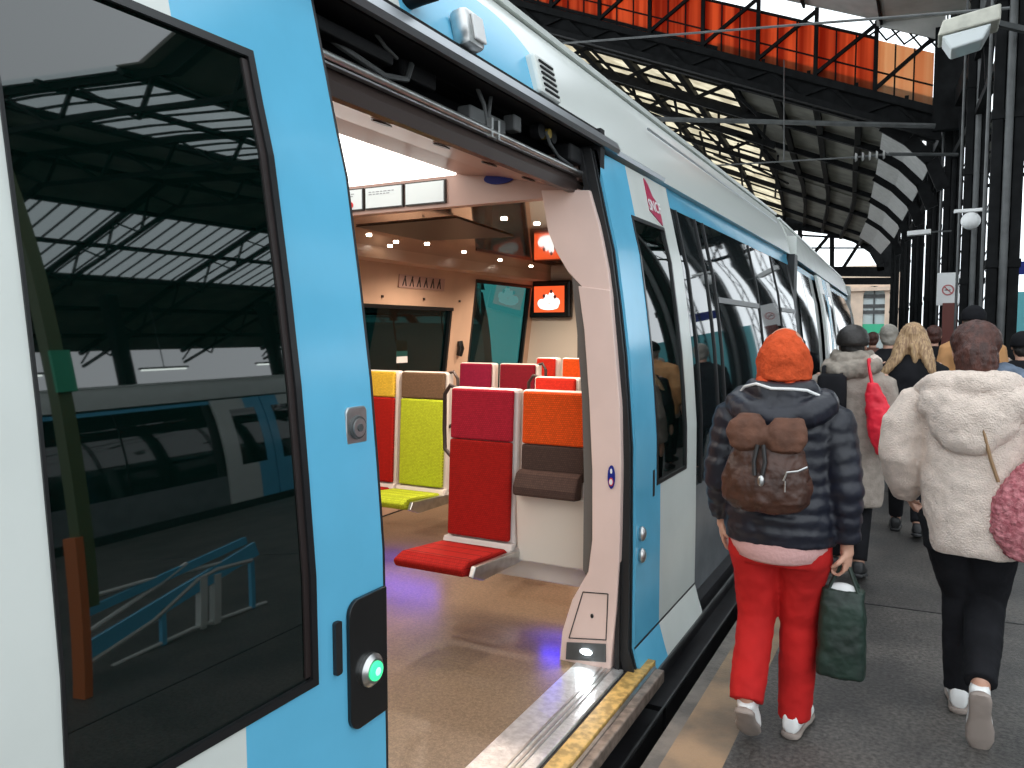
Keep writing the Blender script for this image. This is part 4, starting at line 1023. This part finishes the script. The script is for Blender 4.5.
def eyes(root, c, k=1.0, yaw=0, par=None):
    R = Matrix.Rotation(yaw, 3, 'Z'); c = V(c)
    for s in (-1, 1):
        m = MB(); m.ell(c+R@(V((s*.030, .078, .018))*k), (.013*k, .008*k, .008*k), 12, 8); e_ = m.build('eye', 'eyewhite', par, local=True, smooth=True)
        m = MB(); m.ell(c+R@(V((s*.030, .086, .018))*k), (.005*k, .003*k, .005*k), 10, 6); m.build('iris', 'hairdark', e_, local=True, smooth=True)
def shoe(name, parent, heel, toe, up, k=1.0, mt='shoewhite', sole='solegrey'):
    heel, toe, up = V(heel), V(toe), V(up).normalized()
    d = (toe-heel); L = d.length; d.normalize(); up = (up-d*up.dot(d)).normalized(); x = d.cross(up)
    def ring(t, w, h0, h1, n=16):
        r = []
        for i in range(n):
            a = 2*math.pi*i/n; cx = math.cos(a); sz = math.sin(a)
            r.append(heel+d*(L*t)+x*(w*math.copysign(abs(cx)**.7, cx))+up*((h0+h1)/2+(h1-h0)/2*math.copysign(abs(sz)**.7, sz)))
        return r
    m = MB(); m.rings([ring(*q) for q in ((-.02, .018, .02, .06), (.0, .030, .012, .09), (.10, .036, .01, .105), (.28, .037, .01, .10), (.42, .038, .01, .078), (.62, .045, .01, .062), (.82, .044, .01, .05), (.95, .033, .012, .042), (1.0, .018, .015, .032))])
    o = m.build(name, mt, parent, local=True, smooth=True, angle=180)
    m = MB(); m.rings([ring(t, w*1.06, -.010, .016) for t, w in ((-.03, .018), (.0, .032), (.10, .037), (.3, .035), (.45, .037), (.62, .046), (.82, .046), (.95, .035), (1.01, .018))])
    m.build('sole', sole, o, local=True, smooth=True, angle=60)
    return o
def body_mesh(root, J, vox=.007, headk=1.0, fingers=True, yaw=0, curl=(.45, .45), torso_k=1.0, pitch=0):
    m = MB()
    hz, nz = J['hipz'], J['neckz']
    T = [(-.08, 0, 0, .12, .085), (0, 0, -.01, .155, .10), (.10, 0, 0, .15, .095), (.22, 0, .01, .125, .085), (.36, 0, .01, .145, .095), (.46, 0, 0, .16, .095), (.525, 0, -.01, .12, .07), (.57, 0, -.01, .06, .055)]
    sc_ = (nz-hz)/.57
    m.hrings([(hz+z*sc_, cx, cy, rx*torso_k, ry*torso_k) for z, cx, cy, rx, ry in T], 24)
    hc = V(J['head']); m.tube([(0, -.01, nz-.05), (hc.x*.5, hc.y*.5-.012, nz+.02), hc+V((0, -.01, -.05))], [.056, .052, .052], 14)
    head(m, hc, headk, yaw, pitch)
    for s in ('L', 'R'):
        sh, el, wr = J['sh'+s], J['el'+s], J['wr'+s]
        sgn = -1 if s == 'L' else 1
        m.tube([(sgn*.09, 0, V(sh).z-.01), sh, (V(sh)+V(el))/2, el, (V(el)+V(wr))/2, wr], [.05, .05, .043, .037, .034, .024], 14)
        if fingers:
            d = V(wr)-V(el); d = d.normalized()+V((0, 0, -.6)); hand(m, wr, d, J.get('pn'+s, (-sgn, .25, 0)), curl[0 if s == 'L' else 1], 1, -sgn)
        else: m.ell(V(wr)+V((0, .01, -.06)), (.022, .036, .07), 10, 8)
        hp, kn, an, to = J['hp'+s], J['kn'+s], J['an'+s], J['to'+s]
        m.tube([hp, (V(hp)+V(kn))/2, kn, V(kn)*.6+V(an)*.4, an], [.085, .072, .052, .05, .036], 16)
        m.tube([an, (V(an)+V(to))/2, to], [.036, .034, .028], 10, round_ends=True)
    o = m.build('body', 'skin', root, local=True); remesh(o, vox, 3)
    eyes(root, hc, headk, yaw, root)
    return o
def quilt(L, per=.055, amp=.010):
    """insert rings so the outline bulges like a down jacket"""
    out = []
    for a, b_ in zip(L, L[1:]):
        n = max(1, int(abs(b_[0]-a[0])/per*4))
        for k in range(n):
            t = k/n; q = [a[i]+(b_[i]-a[i])*t for i in range(5)]; w = amp*(abs(math.sin(math.pi*q[0]/per))-.6)
            out.append((q[0], q[1], q[2], q[3]+w, q[4]+w))
    out.append(L[-1]); return out
def qtube(m, pts, rad, per=.06, amp=.009, seg=18):
    P_, R_ = [], []; d = 0
    for (a, b_, ra, rb) in zip(pts, pts[1:], rad, rad[1:]):
        a, b_ = V(a), V(b_); L = (b_-a).length; n = max(1, int(L/per*4))
        for k in range(n):
            t = k/n; P_.append(a+(b_-a)*t); R_.append(ra+(rb-ra)*t+amp*(abs(math.sin(math.pi*(d+L*t)/per))-.6) if per else ra+(rb-ra)*t)
        d += L
    P_.append(V(pts[-1])); R_.append(rad[-1]); m.tube(P_, R_, seg)

# ---- woman in the orange beanie
px0 = on_y(783, 400, 3.15).x
p1 = thing('person', 'person in an orange beanie, navy quilted jacket and red trousers walking away', 'person', (px0, 3.15, 0))
J = dict(hipz=.84, neckz=1.37, head=(0, .03, 1.51), shL=(-.175, 0, 1.30), elL=(-.232, -.03, 1.05), wrL=(-.235, .05, .845), shR=(.175, 0, 1.30), elR=(.238, -.04, 1.04), wrR=(.245, .0, .80),
         hpL=(-.09, 0, .84), knL=(-.085, .02, .47), anL=(-.085, -.150, .205), toL=(-.085, -.055, .06), hpR=(.09, 0, .84), knR=(.075, .06, .46), anR=(.065, .05, .09), toR=(.075, .19, .03))
body_mesh(p1, J, .0065, curl=(.45, 1.05))
m = MB()
m.hrings(quilt([(.80, 0, 0, .205, .150), (.86, 0, 0, .212, .16), (.98, 0, 0, .205, .155), (1.12, 0, .005, .20, .15), (1.24, 0, 0, .20, .145), (1.31, 0, -.01, .185, .125), (1.37, 0, -.015, .13, .10), (1.41, 0, -.01, .10, .09)]), 36, sq=.9)
for s, el, wr in ((-1, J['elL'], J['wrL']), (1, J['elR'], J['wrR'])):
    e_, w_ = V(el), V(wr)
    qtube(m, [(s*.12, -.005, 1.30), (s*.19, -.005, 1.27), e_, e_*.5+w_*.5, w_*.90+e_*.10], [.078, .078, .064, .057, .047])
o = m.build('quilted_jacket', 'navy', p1, local=True); remesh(o, .0085, 3, .012, .05)
m = MB()   # hood lying on the shoulders
m.tube([(-.15, .02, 1.36), (-.165, -.06, 1.34), (-.11, -.12, 1.31), (0, -.14, 1.285), (.11, -.12, 1.31), (.165, -.06, 1.34), (.15, .02, 1.36)], [.045, .05, .055, .055, .055, .05, .045], 14, round_ends=True)
m.tube([(-.10, .0, 1.40), (-.105, -.06, 1.395), (-.05, -.10, 1.385), (.05, -.10, 1.385), (.105, -.06, 1.395), (.10, .0, 1.40)], [.035, .04, .045, .045, .04, .035], 14, round_ends=True)
m.ell((0, -.09, 1.335), (.12, .07, .06))
o = m.build('hood', 'navy', p1, local=True); remesh(o, .008, 4, .016, .06)
m = MB(); m.tube([(-.155, -.055, 1.375), (-.13, -.085, 1.405), (-.08, -.125, 1.42), (-.02, -.145, 1.405), (.05, -.14, 1.405), (.10, -.11, 1.40), (.15, -.075, 1.375), (.175, -.07, 1.335)], .006, 8); o.name = 'hood'; m.build('hood_piping', 'white', o, local=True, smooth=True)
m = MB(); L = []
for k in range(15):
    t = k/14; z = 1.425+t*.205; L.append((z, 0, .012-.018*t, .098*math.cos(max(0, t-.36)/.66*math.pi/2)**.7+.004, .112*math.cos(max(0, t-.42)/.60*math.pi/2)**.62+.004))
m.hrings(L, 36)
be = m.build('beanie', 'orangewool', p1, local=True, smooth=True, angle=180)
sb = be.modifiers.new('sub', 'SUBSURF'); sb.levels = 1; sb.render_levels = 2
tx = bpy.data.textures.new('wool', 'CLOUDS'); tx.noise_scale = .05
dm = be.modifiers.new('d', 'DISPLACE'); dm.texture = tx; dm.strength = .018; dm.texture_coords = 'LOCAL'
m = MB(); m.tube([(-.075, -.06, 1.425), (-.05, -.085, 1.41), (0, -.10, 1.40), (.05, -.085, 1.41)], .022, 10, round_ends=True); m.build('neck_scarf', 'orangewool', p1, local=True, smooth=True)
m = MB()
m.hrings([(.72, 0, -.01, .185, .125), (.78, 0, -.01, .19, .13), (.90, 0, 0, .17, .12), (1.0, 0, 0, .15, .1)], 30)
for s in 'LR':
    h, k_, a = V(J['hp'+s]), V(J['kn'+s]), V(J['an'+s]); sg = -1 if s == 'L' else 1
    m.tube([h+V((0, 0, .02)), h+V((sg*.005, 0, -.10)), (h+k_)/2, k_, (k_+a)/2, a*1.03-k_*.03+V((0, 0, -.01))], [.10, .103, .090, .073, .071, .064], 20)
o = m.build('trousers', 'redtrousers', p1, local=True); remesh(o, .009, 3, .016, .07)
m = MB(); m.hrings([(.735, -.0, -.03, .135, .115), (.745, 0, -.03, .16, .125), (.79, 0, -.02, .185, .135), (.84, 0, -.01, .185, .135)], 36)
o = m.build('knit_hem', 'pinkknit', p1, local=True, smooth=True, angle=60)
shoe('shoe', p1, (-.085, -.20, .165), (-.085, -.075, .02), (0, 1, .9))
shoe('shoe', p1, (.058, -.01, .012), (.085, .25, .012), (0, 0, 1))
# brown backpack
bx_, by_ = px0-.02, 3.15-.15
bk = thing('backpack', 'brown leather backpack with a gathered top worn over the navy jacket', 'backpack', (bx_, by_-.06, 1.12))
m = MB(); m.hrings([(-.165, 0, 0, .08, .05), (-.155, 0, 0, .125, .065), (-.12, 0, 0, .155, .085), (-.04, 0, 0, .158, .088), (.04, 0, .005, .135, .075), (.09, 0, .01, .115, .06), (.12, 0, .015, .08, .045), (.125, 0, .015, .04, .02)], 30, sq=.8)
bb = m.build('bag_body', 'brownbag', bk, local=True); remesh(bb, .006, 3, .02, .05)
m = MB(); m.hrings([(.06, -.065, -.035, .03, .02), (.075, -.065, -.04, .062, .035), (.12, -.07, -.03, .072, .045), (.165, -.07, -.015, .064, .045), (.195, -.065, 0, .035, .025)], 24, sq=.85)
m.hrings([(.055, .065, -.035, .02, .02), (.07, .065, -.04, .060, .035), (.11, .07, -.03, .074, .045), (.15, .07, -.015, .070, .045), (.185, .075, 0, .05, .025)], 24, sq=.85)
m.ell((0, -.03, .11), (.05, .03, .035))
fl = m.build('flap', 'brownflap', bk, local=True); remesh(fl, .006, 3, .014, .05)
for s in (-1, 1):
    m = MB(); m.tube([(s*.09, .01, .14), (s*.095, .04, .18), (s*.10, .12, .19)], [.014, .016, .016], 8, flat=.5); m.build('strap', 'brownbag', bk, local=True, smooth=True)
m = MB(); m.tube([(-.02, -.075, .09), (-.03, -.085, .03), (-.025, -.095, -.02)], .008, 8); m.tube([(.0, -.075, .09), (.01, -.09, .03), (.0, -.097, -.03)], .008, 8); m.build('drawstring', 'rubber', bk, local=True, smooth=True)
m = MB(); m.ell((.0, -.108, -.035), (.012, .007, .020)); m.build('buckle', 'steel', bk, local=True, smooth=True)
m = MB(); m.tube([(.075, -.095, -.03), (.085, -.093, .0), (.12, -.08, .005), (.148, -.055, .018)], .004, 6); m.tube([(.08, -.095, -.03), (.08, -.095, -.07)], .003, 6); m.build('zip', 'steel', bk, local=True, smooth=True)
# green tote
tt = thing('tote_bag', 'dark green tote bag hanging from the beanie walker’s right hand', 'bag', (px0+.235, 3.16, .53))
m = MB(); m.hrings([(-.235, 0, 0, .075, .050), (-.225, 0, 0, .088, .060), (-.10, 0, 0, .086, .062), (.05, 0, 0, .080, .055), (.105, 0, 0, .074, .035)], 30, sq=.45)
o = m.build('bag_body', 'tote', tt, local=True); remesh(o, .006, 2, .014, .06)
for yy in (-.03, .03):
    m = MB(); m.tube([(-.055, yy, .09), (-.03, yy*.6, .15), (.0, yy*.3, .215), (.01, yy*.3, .215), (.035, yy*.6, .15), (.06, yy, .09)], .006, 8); m.build('handle', 'tote', tt, local=True, smooth=True)
m = MB(); m.ell((.0, -.01, .10), (.055, .02, .03)); m.build('white_tissue', 'white', tt, local=True, smooth=True)

# ---- person in the cream fleece coat
p2 = thing('person', 'person in a thick cream fleece coat and black trousers walking away', 'person', (.175, 3.72, 0))
K = dict(hipz=.86, neckz=1.40, head=(.01, .03, 1.54), shL=(-.18, 0, 1.33), elL=(-.265, -.02, 1.09), wrL=(-.225, .13, .93), shR=(.20, 0, 1.33), elR=(.30, -.05, 1.08), wrR=(.26, .10, .95),
         hpL=(-.08, .0, .86), knL=(.0, .10, .48), anL=(.0, .03, .09), toL=(-.0, .16, .03), hpR=(.10, 0, .86), knR=(.085, .05, .47), anR=(.055, -.315, .27), toR=(.06, -.25, .07))
body_mesh(p2, K, .0065, curl=(.5, .5), pitch=-.1)
m = MB()
m.hrings([(.70, .035, 0, .175, .145), (.73, .035, 0, .185, .155), (.86, .03, 0, .195, .165), (1.0, .02, 0, .20, .165), (1.15, .02, 0, .205, .16), (1.27, .02, -.01, .21, .15), (1.34, .02, -.02, .19, .135), (1.40, .01, -.02, .12, .10)], 36, sq=.9)
for s, q in ((-1, 'L'), (1, 'R')):
    e_, w_ = V(K['el'+q]), V(K['wr'+q]); m.tube([(s*.12, 0, 1.32), (s*.20, 0, 1.30), V((s*.245, -.01, 1.22)), e_, (e_+w_)/2+V((0, 0, -.03)), w_+V((0, 0, -.02))], [.09, .09, .088, .076, .074, .064], 22)
o = m.build('fleece_coat', 'teddy', p2, local=True); remesh(o, .009, 5, .018, .07)
m = MB()
m.ell((-.0, -.13, 1.27), (.165, .085, .135)); m.ell((.10, -.10, 1.33), (.13, .09, .09)); m.ell((-.09, -.10, 1.33), (.11, .09, .09))
m.tube([(-.17, -.02, 1.37), (-.12, -.11, 1.40), (0, -.14, 1.41), (.10, -.13, 1.41), (.17, -.05, 1.40)], [.05, .055, .055, .055, .05], 14, round_ends=True)
m.ell((-.01, -.15, 1.19), (.11, .06, .07))
o = m.build('hood', 'teddy', p2, local=True); remesh(o, .009, 5, .022, .06)
m = MB(); m.tube([(.02, .04, 1.43), (.10, -.02, 1.44), (.17, -.05, 1.415), (.235, -.06, 1.36), (.27, -.05, 1.30)], [.045, .055, .055, .05, .035], 14, round_ends=True)
m.tube([(-.12, .03, 1.40), (-.15, .0, 1.36), (-.10, -.02, 1.38)], [.03, .035, .03], 10, round_ends=True)
o = m.build('scarf', 'denim', p2, local=True); remesh(o, .007, 3, .02, .05)
m = MB()
m.ell((.01, .005, 1.575), (.094, .108, .092)); m.ell((.01, -.055, 1.50), (.080, .065, .085)); m.tube([(.01, -.07, 1.53), (.02, -.09, 1.46), (.035, -.10, 1.40)], [.075, .065, .03], 16, round_ends=True)
o = m.build('hair', 'hairbrown', p2, local=True); remesh(o, .006, 3, .016, .03)
m = MB(); m.ell((.015, -.105, 1.545), (.045, .02, .012)); m.build('hair_clip', 'hairdark', p2, local=True, smooth=True)
m = MB()
m.hrings([(.70, .01, 0, .165, .13), (.80, .01, 0, .18, .135), (.95, .01, 0, .16, .12)], 28)
for s in 'LR':
    h, k_, a = V(K['hp'+s]), V(K['kn'+s]), V(K['an'+s]); m.tube([h, (h+k_)/2, k_, (k_+a)/2, a*1.02-k_*.02], [.105, .098, .078, .070, .057], 20)
o = m.build('trousers', 'blackcloth', p2, local=True); remesh(o, .009, 3, .012, .07)
shoe('shoe', p2, (.052, -.385, .245), (.062, -.295, -.005), (0, 1, .35))
shoe('shoe', p2, (.0, -.03, .012), (-.0, .22, .012), (0, 0, 1))
pb = thing('shoulder_bag', 'pink curly fleece shoulder bag hanging behind the cream coat', 'bag', (.175+.225, 3.72-.15, .96))
m = MB(); m.hrings([(-.25, .06, 0, .07, .03), (-.23, .05, 0, .14, .05), (-.13, .04, 0, .195, .07), (.0, .04, 0, .19, .075), (.11, .06, 0, .145, .055), (.20, .09, 0, .085, .035), (.27, .10, .0, .03, .02)], 30, sq=.85)
o = m.build('bag_body', 'pinkfur', pb, local=True); remesh(o, .007, 3, .02, .018)
m = MB(); m.tube([(-.13, -.03, .02+.05), (-.16, -.04, .16), (-.19, -.05, .28), (-.21, -.04, .36)], .007, 8) ; m.build('chain', 'strapgold', pb, local=True, smooth=True)
m = MB(); m.tube([(.08, .0, .24), (.05, .02, .36), (-.04, .04, .46)], .016, 8); m.build('strap', 'pinkfur', pb, local=True, smooth=True)

# ---- simpler figures further on
def walker(label, u, y, top, coat, hem, hair, hat=None, trous='blackcloth', shouk=1.0, hairlong=0, coatfat=1.0, step=.12, yaw=0, vox=.013, shoes='rubber'):
    p = on_y(u, 331, y); r = thing('person', label, 'person', (p.x, y, 0), yaw); H = top; k = H/1.68
    s1 = step
    J = dict(hipz=.86*k, neckz=1.40*k, head=(0, .03, 1.545*k), shL=(-.17*shouk, 0, 1.33*k), elL=(-.23*shouk, -.04, 1.07*k), wrL=(-.22*shouk, .06, .85*k), shR=(.17*shouk, 0, 1.33*k), elR=(.23*shouk, -.02, 1.07*k), wrR=(.22*shouk, .10, .87*k),
             hpL=(-.085, 0, .86*k), knL=(-.08, .08, .48*k), anL=(-.08, s1, .09), toL=(-.085, s1+.14, .03), hpR=(.085, 0, .86*k), knR=(.08, .02, .47*k), anR=(.08, -s1, .12), toR=(.085, -s1+.12, .035))
    body_mesh(r, J, vox, k, False, 0)
    m = MB(); F_ = coatfat; hz = hem*k
    L = [(hz, 0, 0, .19*F_, .14*F_), (hz+.04, 0, 0, .20*F_, .145*F_)]
    for z, rx, ry in ((.95, .20, .145), (1.1, .195, .14), (1.25, .205, .14), (1.33, .18*shouk, .12), (1.39, .12, .09), (1.43, .085, .075)):
        if z*k > hz+.06: L.append((z*k, 0, 0, rx*F_ if z < 1.35 else rx, ry*F_ if z < 1.35 else ry))
    m.hrings(L, 28, sq=.92)
    for s, q in ((-1, 'L'), (1, 'R')):
        m.tube([(s*.11*shouk, 0, 1.32*k), (s*.18*shouk, 0, 1.29*k), J['el'+q], V(J['wr'+q])*.95+V(J['el'+q])*.05], [.075*F_, .078*F_, .062*F_, .050*F_], 16)
    o = m.build('coat', coat, r, local=True); remesh(o, vox, 3, .014, .08)
    m = MB(); m.hrings([(.76*k, 0, 0, .16, .12), (.95*k, 0, 0, .15, .11)], 24)
    for q in 'LR': m.tube([J['hp'+q], (V(J['hp'+q])+V(J['kn'+q]))/2, J['kn'+q], V(J['an'+q])+V((0, 0, .03))], [.095, .085, .068, .052], 16)
    o = m.build('trousers', trous, r, local=True); remesh(o, vox, 3)
    shoe('shoe', r, (-.08, s1-.06, .012), (-.085, s1+.19, .012), (0, 0, 1), mt=shoes, sole='rubber'); shoe('shoe', r, (.08, -s1-.05, .06), (.085, -s1+.17, .012), (0, .3, 1), mt=shoes, sole='rubber')
    hc = V(J['head']); m = MB()
    m.ell(hc+V((0, -.012, .035))*k, (.086*k, .100*k, .090*k)); m.ell(hc+V((0, -.045, -.02))*k, (.075*k, .055*k, .075*k))
    if hairlong:
        m.ell(hc+V((0, -.055, -.05))*k, (.095*k, .06*k, .13*k))
        for s in (-1, 1):
            m.tube([hc+V((s*.04, -.03, .05))*k, hc+V((s*.075, -.065, -.05))*k, hc+V((s*.11, -.10, -.16))*k, hc+V((s*.155-.02, -.115, -.25))*k, hc+V((s*.19-.04, -.12, -.25-hairlong*.22))*k], [.06*k, .062*k, .055*k, .040*k, .010*k], 14, flat=.7, round_ends=True)
        m.tube([hc+V((0, -.08, -.05))*k, hc+V((0.02, -.11, -.16))*k, hc+V((.03, -.12, -.24))*k], [.06*k, .04*k, .01*k], 12, flat=.6)
    o = m.build('hair', hair, r, local=True); remesh(o, .008, 3, .012, .03)
    if hat:
        m = MB(); m.hrings([(hc.z+z*k, 0, .0, rx*k, ry*k) for z, rx, ry in ((.0, .094, .112), (.02, .100, .116), (.06, .098, .112), (.10, .080, .092), (.128, .045, .055), (.137, .015, .018))], 28)
        m.build('hat', hat, r, local=True, smooth=True, angle=180)
    return r, J, k
g, J3, k3 = walker('person in a long grey beige coat and taupe scarf with a red shoulder bag', 853, 5.45, 1.66, 'greycoat', .50, 'hairdark', hat='hairdark', shouk=1.05, coatfat=1.06, step=.10, vox=.010)
m = MB(); m.tube([(-.13, .0, 1.40), (-.14, -.06, 1.37), (-.06, -.11, 1.36), (.06, -.11, 1.38), (.13, -.05, 1.40), (.10, .04, 1.42)], [.05, .055, .06, .06, .055, .05], 14, round_ends=True)
m.tube([(-.10, .0, 1.46), (-.06, -.08, 1.44), (.06, -.08, 1.45), (.10, .0, 1.46)], [.04, .045, .045, .04], 14, round_ends=True)
o = m.build('scarf', 'scarfgrey', g, local=True); remesh(o, .008, 3, .03, .05)
m = MB(); m.ell((.13, -.04, 1.42), (.05, .05, .05)); o = m.build('fur_collar', 'teddy', g, local=True); remesh(o, .008, 2, .02, .02)
gx = g.location.x
bb = thing('backpack', 'black flat backpack worn on the grey beige coat', 'backpack', (gx-.10, 5.45-.19, 1.19))
m = MB(); m.hrings([(-.16, 0, 0, .07, .03), (-.14, 0, 0, .09, .045), (.05, 0, 0, .09, .05), (.14, 0, .01, .085, .04), (.16, 0, .01, .06, .02)], 24, sq=.6); o = m.build('bag_body', 'blackcloth', bb, local=True, smooth=True, angle=180)
for s in (-1, 1):
    m = MB(); m.tube([(s*.05, .01, .14), (s*.055, .05, .2), (s*.05, .12, .21)], .012, 8, flat=.5); m.build('strap', 'blackcloth', bb, local=True, smooth=True)
rb = thing('shoulder_bag', 'bright red slouchy shoulder bag hanging on the grey beige coat', 'bag', (gx+.185, 5.45-.20, 1.10))
m = MB(); m.hrings([(-.26, .05, 0, .03, .015), (-.24, .045, 0, .06, .03), (-.13, .025, 0, .092, .055), (.0, .0, 0, .082, .055), (.12, -.035, 0, .055, .04), (.20, -.05, 0, .03, .025)], 24, sq=.85)
o = m.build('bag_body', 'redbag', rb, local=True); remesh(o, .007, 3, .02, .05)
m = MB(); m.tube([(-.05, 0, .18), (-.07, .0, .28), (-.08, .05, .33), (-.07, .16, .33)], [.028, .024, .022, .02], 10, flat=.4); m.build('strap', 'redbag', rb, local=True, smooth=True)
b4, J4, k4 = walker('person with long blonde hair in a black coat, middle of the platform', 913, 6.8, 1.70, 'blackcloth', .62, 'hairblonde', hairlong=.34, coatfat=1.05, step=.16, vox=.011)
walker('person with grey hair in a black coat, left of the blonde hair', 889, 8.6, 1.70, 'blackcloth', .60, 'hairgrey', coatfat=1.1)
walker('person in a tan jacket and dark beanie, behind the cream coat', 973, 8.8, 1.87, 'tan', .72, 'hairgrey', hat='blackcloth', coatfat=1.15, shouk=1.12)
walker('small distant person with reddish brown hair, right of the blonde hair', 934, 10.2, 1.70, 'blackcloth', .70, 'hairbrown')
walker('person dressed in black at the right edge of the platform', 1024, 7.6, 1.62, 'blackcloth', .65, 'hairdark', hat='blackcloth', yaw=.2)
walker('distant person in brown beside the far end of the train', 873, 12.5, 1.62, mat('brown_coat', (.12, .05, .035), .8), .7, 'hairbrown')
walker('distant person in black close to the train side', 862, 14.0, 1.60, 'blackcloth', .6, 'hairdark')
walker('distant person with pale hair behind the tan jacket', 988, 9.5, 1.66, 'greycoat', .7, 'hairgrey')


# ------------------------------------------------------------------ world and view
w = bpy.data.worlds.new('world'); SC.world = w; w.use_nodes = True
bg = w.node_tree.nodes['Background']; bg.inputs[0].default_value = (.88, .95, 1.0, 1); bg.inputs[1].default_value = 1.7
SC.view_settings.view_transform = 'Standard'; SC.view_settings.look = 'None'
SC.view_settings.gamma = 1; SC.view_settings.exposure = .31
SC.view_settings.use_curve_mapping = False
